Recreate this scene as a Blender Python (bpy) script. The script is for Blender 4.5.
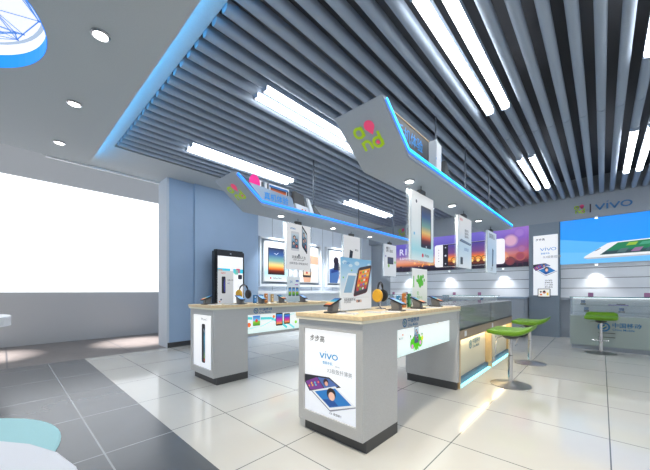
import bpy, bmesh, math, random
from mathutils import Vector, Matrix
random.seed(4)
PI = math.pi
scene = bpy.context.scene
COL = scene.collection
for o in list(bpy.data.objects): bpy.data.objects.remove(o)

# ------------------------------------------------------------------ camera, world, exposure
H = 1.15
ANG = math.atan((602 - 325) / 299.0)
cd = bpy.data.cameras.new('camera'); cam = bpy.data.objects.new('camera', cd); COL.objects.link(cam)
cam.location = (0, 0, H); cam.rotation_euler = (PI / 2, 0, ANG)
cd.sensor_width = 36; cd.lens = 36 * 299.0 / 650; cd.shift_y = 56 / 650.0; cd.clip_start = 0.05
scene.camera = cam
w = bpy.data.worlds.new('world'); scene.world = w; w.use_nodes = True
w.node_tree.nodes['Background'].inputs[0].default_value = (0.90, 0.94, 1.0, 1)
w.node_tree.nodes['Background'].inputs[1].default_value = 0.9
scene.view_settings.view_transform = 'Standard'; scene.view_settings.look = 'None'
scene.view_settings.gamma = 1; scene.view_settings.exposure = 0.0
TUBE = 11.5        # strength of ceiling tubes
DOWN = 60.0       # watts of one ceiling downlight
def lamp(name, kind, loc, energy, color=(1, 1, 1), rot=(0, 0, 0), size=.1, size_y=None, spot=1.2, blend=.6, parent=None):
    d = bpy.data.lights.new(name, kind); d.energy = energy; d.color = color
    if kind == 'SPOT': d.spot_size = spot; d.spot_blend = blend; d.shadow_soft_size = size
    if kind == 'AREA':
        d.size = size
        if size_y: d.shape = 'RECTANGLE'; d.size_y = size_y
    o = bpy.data.objects.new(name, d); COL.objects.link(o); o.location = loc; o.rotation_euler = rot
    if parent: o.parent = parent
    return o

# ------------------------------------------------------------------ materials
def lin(c):
    return tuple((x / 12.92 if x <= .04045 else ((x + .055) / 1.055) ** 2.4) for x in c)
def rgb(r, g, b): return lin((r / 255., g / 255., b / 255.))
def mat(name, col, rough=.5, metal=0, emit=0, ecol=None, alpha=1, trans=0, spec=.5, noise=0, nscale=200, bump=0, coat=0):
    m = bpy.data.materials.new(name); m.use_nodes = True
    nt = m.node_tree; b = nt.nodes['Principled BSDF']
    b.inputs['Base Color'].default_value = (*col, 1); b.inputs['Roughness'].default_value = rough
    b.inputs['Metallic'].default_value = metal; b.inputs['Specular IOR Level'].default_value = spec
    b.inputs['Coat Weight'].default_value = coat
    if emit: b.inputs['Emission Color'].default_value = (*(ecol or col), 1); b.inputs['Emission Strength'].default_value = emit
    if trans: b.inputs['Transmission Weight'].default_value = trans
    if alpha < 1: b.inputs['Alpha'].default_value = alpha
    if noise or bump:
        tc = nt.nodes.new('ShaderNodeTexCoord'); n = nt.nodes.new('ShaderNodeTexNoise')
        n.inputs['Scale'].default_value = nscale; n.inputs['Detail'].default_value = 4
        nt.links.new(tc.outputs['Object'], n.inputs['Vector'])
        if noise:
            r = nt.nodes.new('ShaderNodeMapRange')
            r.inputs['From Min'].default_value = .3; r.inputs['From Max'].default_value = .7
            r.inputs['To Min'].default_value = 1 - noise; r.inputs['To Max'].default_value = 1 + noise
            mx = nt.nodes.new('ShaderNodeVectorMath'); mx.operation = 'SCALE'; mx.inputs[0].default_value = col
            nt.links.new(n.outputs['Fac'], r.inputs['Value']); nt.links.new(r.outputs[0], mx.inputs['Scale'])
            nt.links.new(mx.outputs[0], b.inputs['Base Color'])
        if bump:
            bp = nt.nodes.new('ShaderNodeBump'); bp.inputs['Strength'].default_value = bump; bp.inputs['Distance'].default_value = .002
            nt.links.new(n.outputs['Fac'], bp.inputs['Height']); nt.links.new(bp.outputs[0], b.inputs['Normal'])
    return m
def glass(name, col, alpha=.25, rough=.05):
    m = bpy.data.materials.new(name); m.use_nodes = True; nt = m.node_tree
    nt.nodes.remove(nt.nodes['Principled BSDF']); out = nt.nodes['Material Output']
    t = nt.nodes.new('ShaderNodeBsdfTransparent'); t.inputs[0].default_value = (*[1 - (1 - c) * .25 for c in col], 1)
    g = nt.nodes.new('ShaderNodeBsdfPrincipled'); g.inputs['Base Color'].default_value = (*col, 1)
    g.inputs['Roughness'].default_value = rough
    mx = nt.nodes.new('ShaderNodeMixShader'); mx.inputs[0].default_value = alpha
    nt.links.new(t.outputs[0], mx.inputs[1]); nt.links.new(g.outputs[0], mx.inputs[2]); nt.links.new(mx.outputs[0], out.inputs[0])
    return m
def tile_mat(name, col, grout, px, py, ox, oy, wd, rough, mott=.04, nscale=1.5, metal=0, grout_x=None):
    m = bpy.data.materials.new(name); m.use_nodes = True; nt = m.node_tree; L = nt.links.new
    b = nt.nodes['Principled BSDF']; b.inputs['Roughness'].default_value = rough; b.inputs['Specular IOR Level'].default_value = .75
    geo = nt.nodes.new('ShaderNodeNewGeometry'); sp = nt.nodes.new('ShaderNodeSeparateXYZ'); L(geo.outputs['Position'], sp.inputs[0])
    def line(sock, o, p, wdt):
        a = nt.nodes.new('ShaderNodeMath'); a.operation = 'SUBTRACT'; L(sock, a.inputs[0]); a.inputs[1].default_value = o - p / 2
        f = nt.nodes.new('ShaderNodeMath'); f.operation = 'FLOORED_MODULO'; L(a.outputs[0], f.inputs[0]); f.inputs[1].default_value = p
        s = nt.nodes.new('ShaderNodeMath'); s.operation = 'SUBTRACT'; L(f.outputs[0], s.inputs[0]); s.inputs[1].default_value = p / 2
        ab = nt.nodes.new('ShaderNodeMath'); ab.operation = 'ABSOLUTE'; L(s.outputs[0], ab.inputs[0])
        lt = nt.nodes.new('ShaderNodeMath'); lt.operation = 'LESS_THAN'; L(ab.outputs[0], lt.inputs[0]); lt.inputs[1].default_value = wdt
        return lt
    lx = line(sp.outputs[0], ox, px, wd); ly = line(sp.outputs[1], oy, py, grout_x or wd)
    mxx = nt.nodes.new('ShaderNodeMath'); mxx.operation = 'MAXIMUM'; L(lx.outputs[0], mxx.inputs[0]); L(ly.outputs[0], mxx.inputs[1])
    n = nt.nodes.new('ShaderNodeTexNoise'); n.inputs['Scale'].default_value = nscale; n.inputs['Detail'].default_value = 8; L(geo.outputs['Position'], n.inputs['Vector'])
    r = nt.nodes.new('ShaderNodeMapRange'); r.inputs['From Min'].default_value = .3; r.inputs['From Max'].default_value = .7
    r.inputs['To Min'].default_value = 1 - mott; r.inputs['To Max'].default_value = 1 + mott; L(n.outputs['Fac'], r.inputs['Value'])
    sc = nt.nodes.new('ShaderNodeVectorMath'); sc.operation = 'SCALE'; sc.inputs[0].default_value = col; L(r.outputs[0], sc.inputs['Scale'])
    mix = nt.nodes.new('ShaderNodeMix'); mix.data_type = 'RGBA'; L(mxx.outputs[0], mix.inputs['Factor']); L(sc.outputs[0], mix.inputs['A'])
    mix.inputs['B'].default_value = (*grout, 1); L(mix.outputs['Result'], b.inputs['Base Color'])
    return m
def print_mat(name, emit):
    m = bpy.data.materials.new(name); m.use_nodes = True; nt = m.node_tree; b = nt.nodes['Principled BSDF']
    a = nt.nodes.new('ShaderNodeAttribute'); a.attribute_name = 'Ink'
    b.inputs['Roughness'].default_value = .35
    if emit:
        sc = nt.nodes.new('ShaderNodeVectorMath'); sc.operation = 'SCALE'; sc.inputs['Scale'].default_value = .25
        nt.links.new(a.outputs['Color'], sc.inputs[0]); nt.links.new(sc.outputs[0], b.inputs['Base Color'])
        nt.links.new(a.outputs['Color'], b.inputs['Emission Color']); b.inputs['Emission Strength'].default_value = emit
    else: nt.links.new(a.outputs['Color'], b.inputs['Base Color'])
    return m
PRINT = print_mat('printed_card', 0); PRINT_SOFT = print_mat('printed_card_added_glow', .55); PRINT_LIT = print_mat('backlit_print', .85)  # middle one has a glow added to whiten posters, placards and small prints
M = dict(
    laminate=mat('grey_laminate', rgb(182, 184, 185), .45, noise=.07, nscale=160),
    canopy=mat('grey_canopy_paint', rgb(158, 170, 185), .5, noise=.04, nscale=120),
    plinth=mat('charcoal_plinth', rgb(66, 68, 70), .5),
    wood=mat('pale_wood', rgb(222, 200, 160), .4, noise=.10, nscale=30),
    woodband=mat('wood_band', rgb(170, 150, 128), .4, noise=.06, nscale=30),
    woodgold=mat('wood_golden', rgb(206, 178, 132), .4, noise=.06, nscale=30),
    cream=mat('cream_trim', rgb(225, 220, 200), .5),
    white=mat('white_paint', rgb(232, 236, 240), .45),
    speck=mat('speckled_white', rgb(224, 228, 236), .45, noise=.05, nscale=300),
    cyanfab=mat('pale_cyan_lacquer', rgb(160, 212, 218), .5, noise=.03, nscale=150),
    acrylic=glass('clear_acrylic', (.85, .93, .97), .12),
    tealglass=glass('teal_glass', rgb(24, 120, 128), .9),
    smoke=glass('smoked_glass', rgb(172, 178, 180), .45),
    frost=glass('frosted_glass', rgb(186, 200, 196), .68, .2),
    chrome=mat('chrome', rgb(200, 200, 202), .18, 1),
    brushed=mat('brushed_steel', rgb(165, 165, 165), .3, 1),
    black=mat('black_plastic', rgb(26, 30, 36), .35),
    darkgrey=mat('dark_grey_plastic', rgb(72, 74, 76), .45),
    midgrey=mat('mid_grey_plastic', rgb(112, 112, 112), .45),
    rod=mat('grey_rod', rgb(96, 104, 114), .4, .6),
    slat=mat('blue_grey_slat', rgb(150, 162, 178), .6, .1),
    void=mat('dark_void', rgb(80, 82, 88), .9),
    gypsum=mat('gypsum_grey', rgb(180, 186, 190), .8, noise=.03, nscale=90),
    bluewall=mat('blue_grey_wall', rgb(154, 178, 206), .7, noise=.03, nscale=2),
    pillar=mat('pale_pillar', rgb(196, 204, 214), .7),
    bluewall2=mat('alcove_panel', rgb(216, 226, 236), .45),
    fascia=mat('grey_fascia', rgb(150, 158, 168), .6, noise=.03, nscale=60),
    column=mat('slate_column', rgb(130, 143, 156), .7, noise=.06, nscale=80),
    corridor=mat('corridor_grey', rgb(186, 188, 190), .8),
    slatwall=mat('white_slatwall', rgb(226, 230, 236), .4),
    groove=mat('groove_shadow_gap', rgb(110, 114, 124), .6),
    green=mat('lime_leatherette', rgb(100, 150, 12), .42),
    yellow=mat('yellow_plastic', rgb(214, 164, 40), .4),
    tube=mat('tube_glow', (1, 1, 1), .5, emit=TUBE, ecol=(.95, .98, 1)),
    led=mat('led_cyan', (.05, .3, .6), .5, emit=1.9, ecol=rgb(0, 205, 255)),
    ledsky=mat('led_sky', (.05, .2, .6), .5, emit=1.5, ecol=rgb(0, 130, 250)),
    ledblue=mat('led_blue', (.05, .2, .6), .5, emit=1.0, ecol=rgb(10, 110, 235)),
    cove=mat('cove_led', (.05, .3, .6), .5, emit=28, ecol=(.05, .50, 1)),
    warm=mat('warm_led', (1, .7, .3), .5, emit=5, ecol=(1, .80, .42)),
    kick=mat('kick_led', (.3, .8, .9), .5, emit=.95, ecol=(.42, .93, .95)),
    kickblue=mat('kick_blue', rgb(30, 92, 135), .3),
    disc=mat('lamp_disc', (1, 1, 1), .5, emit=6, ecol=(1, 1, .98)),
    cabglow=mat('cabinet_glow', (1, 1, 1), .5, emit=1.6, ecol=(.95, .99, 1)),
    window=mat('glowing_panel', (1, 1, 1), .5, emit=1.12, ecol=(.93, .965, 1)),
    recessglow=mat('recess_glow', (.5, .5, .5), .5, emit=.8, ecol=(.93, .94, 1)),
    blueband=mat('blue_band', rgb(0, 130, 220), .5, emit=.75, ecol=rgb(0, 140, 228)),
    silver=mat('silver_panel', rgb(150, 170, 192), .3, .4),
    magenta=mat('magenta', rgb(225, 0, 130), .4, emit=.3),
    signblue=mat('sign_blue', rgb(14, 130, 205), .4, emit=.45),
    logoteal=mat('logo_teal', rgb(20, 120, 160), .4),
    logoblue=mat('logo_blue', rgb(50, 110, 160), .4),
    lime=mat('logo_lime', rgb(168, 206, 20), .4, emit=.2),
    pink=mat('logo_pink', rgb(245, 80, 130), .4, emit=.2),
    cardpink=mat('card_pink', rgb(178, 120, 160), .5),
    itemblue=mat('item_blue', rgb(60, 110, 165), .4),
)

# ------------------------------------------------------------------ helpers
class MB:
    def __init__(s): s.bm = bmesh.new(); s.mats = []
    def mi(s, m):
        if m not in s.mats: s.mats.append(m)
        return s.mats.index(m)
    def _merge(s, b2, m):
        k = s.mi(m)
        for f in b2.faces: f.material_index = k
        me = bpy.data.meshes.new('t'); b2.to_mesh(me); b2.free(); s.bm.from_mesh(me); bpy.data.meshes.remove(me)
    def box(s, x0, x1, y0, y1, z0, z1, m, bv=0):
        b = bmesh.new(); bmesh.ops.create_cube(b, size=1)
        for v in b.verts: v.co = Vector(((x0 + x1) / 2 + v.co.x * (x1 - x0), (y0 + y1) / 2 + v.co.y * (y1 - y0), (z0 + z1) / 2 + v.co.z * (z1 - z0)))
        if bv: bmesh.ops.bevel(b, geom=b.edges[:], offset=bv, segments=2, affect='EDGES')
        s._merge(b, m); return s
    def prism(s, pts, vec, m, bv=0):
        b = bmesh.new(); vs = [b.verts.new(p) for p in pts]; f = b.faces.new(vs)
        r = bmesh.ops.extrude_face_region(b, geom=[f]); vv = [g for g in r['geom'] if isinstance(g, bmesh.types.BMVert)]
        bmesh.ops.translate(b, vec=Vector(vec), verts=vv); bmesh.ops.recalc_face_normals(b, faces=b.faces[:])
        if bv: bmesh.ops.bevel(b, geom=b.edges[:], offset=bv, segments=2, affect='EDGES')
        s._merge(b, m); return s
    def lathe(s, prof, c, m, seg=40, cap=True, sx=1, sy=1):
        b = bmesh.new(); rings = []
        for r, z in prof: rings.append([b.verts.new((c[0] + sx * r * math.cos(2 * PI * i / seg), c[1] + sy * r * math.sin(2 * PI * i / seg), c[2] + z)) for i in range(seg)])
        for a, q in zip(rings, rings[1:]):
            for i in range(seg):
                j = (i + 1) % seg; b.faces.new((a[i], a[j], q[j], q[i]))
        if cap:
            b.faces.new(rings[0][::-1]); b.faces.new(rings[-1])
        bmesh.ops.recalc_face_normals(b, faces=b.faces[:]); s._merge(b, m)
        return s
    def tube(s, pts, r, m, seg=10):
        b = bmesh.new(); rings = []; P = [Vector(p) for p in pts]; up = Vector((0, 0, 1)); prev = None
        for i, p in enumerate(P):
            t = (P[min(i + 1, len(P) - 1)] - P[max(i - 1, 0)]).normalized()
            a = t.cross(up if abs(t.z) < .95 else Vector((1, 0, 0))).normalized() if prev is None else (prev - t * prev.dot(t)).normalized()
            prev = a; c = t.cross(a)
            rr = r[i] if isinstance(r, (list, tuple)) else r
            rings.append([b.verts.new(p + a * rr * math.cos(2 * PI * k / seg) + c * rr * math.sin(2 * PI * k / seg)) for k in range(seg)])
        for a, q in zip(rings, rings[1:]):
            for k in range(seg):
                j = (k + 1) % seg; b.faces.new((a[k], a[j], q[j], q[k]))
        b.faces.new(rings[0][::-1]); b.faces.new(rings[-1]); bmesh.ops.recalc_face_normals(b, faces=b.faces[:]); s._merge(b, m); return s
    def build(s, name, parent=None, smooth=False, xf=None):
        me = bpy.data.meshes.new(name)
        if xf: bmesh.ops.transform(s.bm, matrix=xf, verts=s.bm.verts)
        if parent is not None and parent.get('_o') is not None:
            o3 = Vector(parent['_o']); bmesh.ops.translate(s.bm, vec=-o3, verts=s.bm.verts)
        s.bm.to_mesh(me); s.bm.free()
        for m in s.mats: me.materials.append(m)
        if smooth:
            for p in me.polygons: p.use_smooth = True
            try: me.set_sharp_from_angle(angle=math.radians(40))
            except Exception: pass
        o = bpy.data.objects.new(name, me); COL.objects.link(o)
        if parent is not None: o.parent = parent
        return o
def builds(mb, name, parent=None, smooth=False):
    # one object for each separate piece
    bm = mb.bm; seen = set(); groups = []
    bm.verts.index_update(); bm.verts.ensure_lookup_table()
    for v in bm.verts:
        if v.index in seen: continue
        st = [v]; g = set([v.index]); seen.add(v.index)
        while st:
            q = st.pop()
            for e in q.link_edges:
                o = e.other_vert(q)
                if o.index not in seen: seen.add(o.index); g.add(o.index); st.append(o)
        groups.append(g)
    out = []
    for g in groups:
        m2 = MB(); m2.mats = list(mb.mats); m2.bm = bm.copy(); m2.bm.verts.index_update(); m2.bm.verts.ensure_lookup_table()
        bmesh.ops.delete(m2.bm, geom=[v for v in m2.bm.verts if v.index not in g], context='VERTS')
        out.append(m2.build(name, parent, smooth))
    bm.free(); return out
def thing(name, label, cat, loc=(0, 0, 0), group=None):
    o = bpy.data.objects.new(name, None); COL.objects.link(o); o.location = loc; o.empty_display_size = .1
    o['label'] = label; o['category'] = cat; o['_o'] = list(loc)
    if group: o['group'] = group
    return o
def tag(o, label, cat, group=None):
    o['label'] = label; o['category'] = cat
    if group: o['group'] = group
    return o
def struct(mb, name, label=None):
    o = mb.build(name); o['kind'] = 'structure'
    if label: o['label'] = label
    return o
def sub(parent_part):       # lets a part carry sub-parts built in the same space
    parent_part['_o'] = list(parent_part.parent['_o']) if parent_part.parent else [0, 0, 0]
    return parent_part
def copy_tree(o, parent=None):
    c = o.copy(); COL.objects.link(c)
    if parent: c.parent = parent
    for ch in list(o.children): copy_tree(ch, c)
    return c

FONTCACHE = {}
def text_polys(s):
    if s in FONTCACHE: return FONTCACHE[s]
    cu = bpy.data.curves.new('t', 'FONT'); cu.body = s; cu.size = 1; cu.resolution_u = 2; cu.offset = .012
    ob = bpy.data.objects.new('t', cu); COL.objects.link(ob); bpy.context.view_layer.update()
    me = ob.evaluated_get(bpy.context.evaluated_depsgraph_get()).to_mesh()
    polys = [[(me.vertices[i].co.x, me.vertices[i].co.y) for i in p.vertices] for p in me.polygons]
    ob.evaluated_get(bpy.context.evaluated_depsgraph_get()).to_mesh_clear()
    bpy.data.objects.remove(ob); bpy.data.curves.remove(cu)
    FONTCACHE[s] = polys; return polys

class Art:
    """flat print on a plane: origin O, axes U (right) and V (up)"""
    def __init__(s, O, U=(0, 1, 0), V=(0, 0, 1)):
        s.O = Vector(O); s.U = Vector(U).normalized(); s.V = Vector(V).normalized(); s.N = s.U.cross(s.V).normalized(); s.f = []; s.T = None
    def xf(s, T=None): s.T = T; return s     # T: function (x,y)->(x,y)
    def poly(s, pts, col, l=1, cols=None):
        if s.T: pts = [s.T(*p) for p in pts]
        if cols is None: cols = [col] * len(pts)
        s.f.append(([s.O + s.U * x + s.V * y + s.N * (.0012 * l) for x, y in pts], cols))
    def rect(s, x0, y0, x1, y1, col, l=1): s.poly([(x0, y0), (x1, y0), (x1, y1), (x0, y1)], col, l)
    def rrect(s, x0, y0, x1, y1, r, col, l=1):
        pts = []
        for cx, cy, a in ((x1 - r, y0 + r, -90), (x1 - r, y1 - r, 0), (x0 + r, y1 - r, 90), (x0 + r, y0 + r, 180)):
            for k in range(5): t = math.radians(a + k * 22.5); pts.append((cx + r * math.cos(t), cy + r * math.sin(t)))
        s.poly(pts, col, l)
    def circ(s, cx, cy, rx, col, l=1, ry=None, n=18):
        s.poly([(cx + rx * math.cos(2 * PI * i / n), cy + (ry or rx) * math.sin(2 * PI * i / n)) for i in range(n)], col, l)
    def soft(s, cx, cy, r, col, bg, l=1, n=20):
        for i in range(n):
            a, b = 2 * PI * i / n, 2 * PI * (i + 1) / n; P = lambda t, q: (cx + q * math.cos(t), cy + q * math.sin(t))
            s.poly([(cx, cy), P(a, r * .6), P(b, r * .6)], None, l, [col, col, col]); s.poly([P(a, r * .6), P(a, r), P(b, r), P(b, r * .6)], None, l, [col, bg, bg, col])
    def ring(s, cx, cy, r, wd, col, l=1, a0=0, a1=360, ry=None, n=24):
        k = (ry or r) / r
        for i in range(n):
            a = math.radians(a0 + (a1 - a0) * i / n); b = math.radians(a0 + (a1 - a0) * (i + 1) / n)
            s.poly([(cx + (r - wd) * math.cos(a), cy + (r - wd) * k * math.sin(a)), (cx + r * math.cos(a), cy + r * k * math.sin(a)),
                    (cx + r * math.cos(b), cy + r * k * math.sin(b)), (cx + (r - wd) * math.cos(b), cy + (r - wd) * k * math.sin(b))], col, l)
    def vgrad(s, x0, y0, x1, y1, stops, l=1):
        for (t0, c0), (t1, c1) in zip(stops, stops[1:]):
            a = y0 + (y1 - y0) * t0; b = y0 + (y1 - y0) * t1
            s.poly([(x0, a), (x1, a), (x1, b), (x0, b)], None, l, [c0, c0, c1, c1])
    def stroke(s, pts, wd, col, l=1):
        for (ax, ay), (bx, by) in zip(pts, pts[1:]):
            d = math.hypot(bx - ax, by - ay) or 1e-6; nx, ny = -(by - ay) / d * wd / 2, (bx - ax) / d * wd / 2
            s.poly([(ax + nx, ay + ny), (ax - nx, ay - ny), (bx - nx, by - ny), (bx + nx, by + ny)], col, l)
        for p in pts[1:-1]: s.circ(p[0], p[1], wd / 2, col, l, n=8)
    def text(s, t, x, y, size, col, l=1, align='l', sx=1, shear=0):
        P = text_polys(t)
        if not P: return
        mx = max(p[0] for q in P for p in q); mn = min(p[0] for q in P for p in q)
        off = -mn if align == 'l' else -(mx + mn) / 2
        for q in P: s.poly([(x + ((px + off) * sx + py * shear) * size, y + py * size) for px, py in q], col, l)
    def vivo(s, x, y, h, col, l=2, wd=None):
        wd = wd or h * .2
        def v(x0): s.stroke([(x0, y + h), (x0 + h * .62, y), (x0 + h * 1.24, y + h)], wd, col, l)
        v(x); s.stroke([(x + h * 1.62, y - .05 * h), (x + h * 1.62, y + h)], wd, col, l); s.poly([(x + h * 1.62 - wd * .5, y + h * 1.3), (x + h * 1.62 + wd * .3, y + h * 1.2), (x + h * 1.62 + wd * .8, y + h * 1.5)], col, l)
        v(x + h * 2.0); s.ring(x + h * 4.15, y + h * .5, h * .78, wd, col, l, ry=h * .58)
        return 5 * h
    def cm_logo(s, x, y, r, col, l=2):       # round woven emblem
        s.ring(x, y, r, r * .3, col, l); s.poly([(x - r * .55, y), (x, y - r * .6), (x + r * .55, y), (x, y + r * .6)], col, l)
        s.stroke([(x - r * .3, y - r * .3), (x + r * .3, y + r * .3)], r * .16, (.55, .65, .2), l + 1)
    def and_logo(s, x, y, k, l=2, g=None, p=None):      # a, drop / n, d
        g = g or rgb(168, 206, 20); p = p or rgb(245, 80, 130)
        s.ring(x + .25 * k, y + .72 * k, .225 * k, .105 * k, g, l); s.stroke([(x + .41 * k, y + .54 * k), (x + .41 * k, y + .92 * k)], .105 * k, g, l)
        s.circ(x + .75 * k, y + .82 * k, .2 * k, p, l); s.poly([(x + .56 * k, y + .76 * k), (x + .74 * k, y + .48 * k), (x + .93 * k, y + .74 * k)], p, l)
        s.stroke([(x + .2 * k, y), (x + .2 * k, y + .36 * k)], .105 * k, g, l)
        s.ring(x + .35 * k, y + .2 * k, .2 * k, .105 * k, g, l, 0, 180); s.stroke([(x + .5 * k, y), (x + .5 * k, y + .22 * k)], .105 * k, g, l)
        s.ring(x + .8 * k, y + .17 * k, .225 * k, .105 * k, g, l); s.stroke([(x + .95 * k, y), (x + .95 * k, y + .55 * k)], .105 * k, g, l); s.circ(x + .8 * k, y + .17 * k, .07 * k, p, l + 1)
    def phone(s, cx, cy, wd, ht, body, screen, l=2, T=None):
        old = s.T
        if T: s.T = T
        s.rrect(cx - wd / 2, cy - ht / 2, cx + wd / 2, cy + ht / 2, wd * .12, body, l)
        x0, x1, y0, y1 = cx - wd * .42, cx + wd * .42, cy - ht * .38, cy + ht * .39
        if isinstance(screen, str):
            if screen == 'sunset': s.vgrad(x0, y0, x1, y1, SUNSET, l + 1)
            elif screen == 'icons':
                s.vgrad(x0, y0, x1, y1, [(0, rgb(60, 70, 100)), (.4, rgb(240, 120, 60)), (1, rgb(250, 180, 70))], l + 1)
                cols = [rgb(230, 60, 60), rgb(60, 160, 220), rgb(90, 190, 90), rgb(240, 220, 80), rgb(240, 240, 240), rgb(170, 80, 180)]
                for i in range(4):
                    for j in range(5):
                        s.rrect(x0 + wd * (.07 + .19 * i), y0 + ht * (.04 + .15 * j), x0 + wd * (.19 + .19 * i), y0 + ht * (.12 + .15 * j), wd * .03, cols[(i * 2 + j * 3) % 6], l + 2)
            elif screen == 'people':
                s.vgrad(x0, y0, x1, y1, [(0, rgb(60, 90, 120)), (.5, rgb(120, 160, 190)), (1, rgb(210, 225, 235))], l + 1)
                for (a, b, c) in ((-.18, -.12, rgb(225, 180, 160)), (.14, .05, rgb(215, 165, 150)), (-.1, .2, rgb(230, 190, 170)), (.16, -.24, rgb(205, 120, 120))):
                    s.circ(cx + a * wd, cy + b * ht, wd * .17, rgb(35, 28, 34), l + 2); s.circ(cx + a * wd, cy + (b - .02) * ht, wd * .11, c, l + 3)
            elif screen == 'garden':
                s.vgrad(x0, y0, x1, y1, [(0, rgb(40, 150, 40)), (.45, rgb(150, 210, 60)), (.5, rgb(130, 200, 240)), (1, rgb(40, 120, 210))], l + 1)
                s.circ(cx, cy, wd * .16, rgb(230, 70, 60), l + 2)
            elif screen == 'violet':
                s.vgrad(x0, y0, x1, y1, [(0, rgb(240, 160, 60)), (.35, rgb(220, 60, 140)), (.7, rgb(90, 70, 200)), (1, rgb(40, 150, 220))], l + 1)
            elif screen == 'aqua':
                s.vgrad(x0, y0, x1, y1, [(0, rgb(20, 40, 60)), (.5, rgb(40, 110, 150)), (1, rgb(20, 30, 60))], l + 1)
        else: s.rect(x0, y0, x1, y1, screen, l + 1)
        s.T = old
    def build(s, name, parent, m):
        me = bpy.data.meshes.new(name); vs = []; fs = []; cs = []
        off = Vector(parent['_o']) if parent is not None and parent.get('_o') is not None else Vector((0, 0, 0))
        for pts, cols in s.f:
            k = len(vs); vs += [p - off for p in pts]; fs.append(list(range(k, k + len(pts)))); cs += cols
        me.from_pydata(vs, [], fs); at = me.color_attributes.new('Ink', 'FLOAT_COLOR', 'CORNER')
        for i, c in enumerate(cs): at.data[i].color = (*c, 1)
        me.materials.append(m); o = bpy.data.objects.new(name, me); COL.objects.link(o)
        if parent is not None: o.parent = parent
        return o
SUNSET = [(0, rgb(30, 20, 18)), (.12, rgb(120, 40, 20)), (.2, rgb(240, 120, 40)), (.32, rgb(250, 210, 120)), (.5, rgb(120, 170, 160)), (.75, rgb(40, 80, 140)), (1, rgb(15, 20, 50))]
INK = rgb(70, 74, 80); BLU = rgb(20, 130, 200); WH = rgb(246, 248, 250)
UX = dict(U=(1, 0, 0), V=(0, 0, 1)); UY = dict(U=(0, 1, 0), V=(0, 0, 1))

# ================================================================== SETTING
Z1 = 3.30; Z2 = 3.45; XW = -6.44; YB = 9.4; XR = 5.0; YN = -3.0
white_tile = tile_mat('white_tile', rgb(198, 198, 193), rgb(108, 111, 112), .884, .884, -.84, 2.315, .004, .09, .02)
dark_tile = tile_mat('dark_tile', rgb(88, 92, 96), rgb(152, 158, 162), .884, .884, -2.58, .492, .0055, .22, .05, 3)
marble = tile_mat('corridor_marble', rgb(104, 99, 98), rgb(70, 70, 74), 2.6, 1.6, -6.5, .05, .012, .3, .16, 5)
b = MB(); b.box(XW, XR, .95, YB + .4, -.05, 0, white_tile); struct(b, 'floor', 'glossy white tiled floor of the shop')
b = MB(); b.box(XW, XR, YN, .95, -.05, 0, dark_tile); struct(b, 'floor', 'dark grey tiled floor at the shop entrance')
b = MB(); b.box(-9.2, XW, YN, 8, -.05, 0, marble); struct(b, 'floor', 'brown grey marble floor strip of the corridor')
b = MB(); b.box(-9.1, -8.93, YN, 8, 0, 4.7, M['corridor']); struct(b, 'wall_corridor')
b = MB(); b.box(-8.95, -8.915, YN, 7.4, 1.125, 3.54, M['window']); o = struct(b, 'window_1', 'long glowing white window band in the corridor wall')
# pillar + side wall with shallow steps
b = MB(); b.box(-6.92, XW - .002, 2.26, 2.30, 0, Z2, M['pillar']).box(-6.92, XW, 2.30, 2.62, 0, Z2, M['bluewall']); struct(b, 'wall_pillar')
b = MB(); b.box(-6.8, XW - .01, 2.62, 2.8, 0, Z2, M['bluewall']).box(-6.8, XW + .05, 2.8, 4.1, 0, Z2, M['bluewall']).box(-6.8, XW, 4.1, 4.44, 0, Z2, M['bluewall'])
b.box(-6.8, XW - .16, 4.44, YB + .3, 0, Z2, M['bluewall2']).box(-6.8, XW, 8.95, YB + .3, 0, Z2, M['bluewall2']); struct(b, 'wall_left')
b = MB(); b.box(XW, XW + .012, 2.27, 2.8, 0, .1, M['plinth']).box(XW + .05, XW + .062, 2.8, 4.1, 0, .1, M['plinth']); struct(b, 'baseboard_left')
b = MB(); b.box(-6.6, XR, YB + .15, YB + .35, 0, Z2, M['fascia']); struct(b, 'wall_back')
b = MB(); b.box(XW, XR, YB - .02, YB + .2, 2.87, Z2 + .4, M['fascia']); struct(b, 'wall_fascia', 'grey fascia band above the wall posters')
# slatwall panels with ledge
b = MB()
for x0, x1 in ((-5.6, -1.4), (-.76, XR)):
    for z0_, z1_ in ((.99, 1.213), (1.227, 1.453), (1.467, 1.693), (1.707, 1.8)): b.box(x0, x1, YB + .11, YB + .15, z0_, z1_, M['slatwall'], .003)
    b.box(x0, x1, YB + .13, YB + .155, 1.0, 1.8, M['groove'])
    b.box(x0, x1, YB + .0, YB + .15, .93, .99, M['fascia'])
struct(b, 'trim_1', 'white slatwall panels under the posters')
b = MB(); b.box(-1.40, -.77, YB - .05, YB + .2, 0, 2.87, M['column']); struct(b, 'wall_column')
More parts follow.
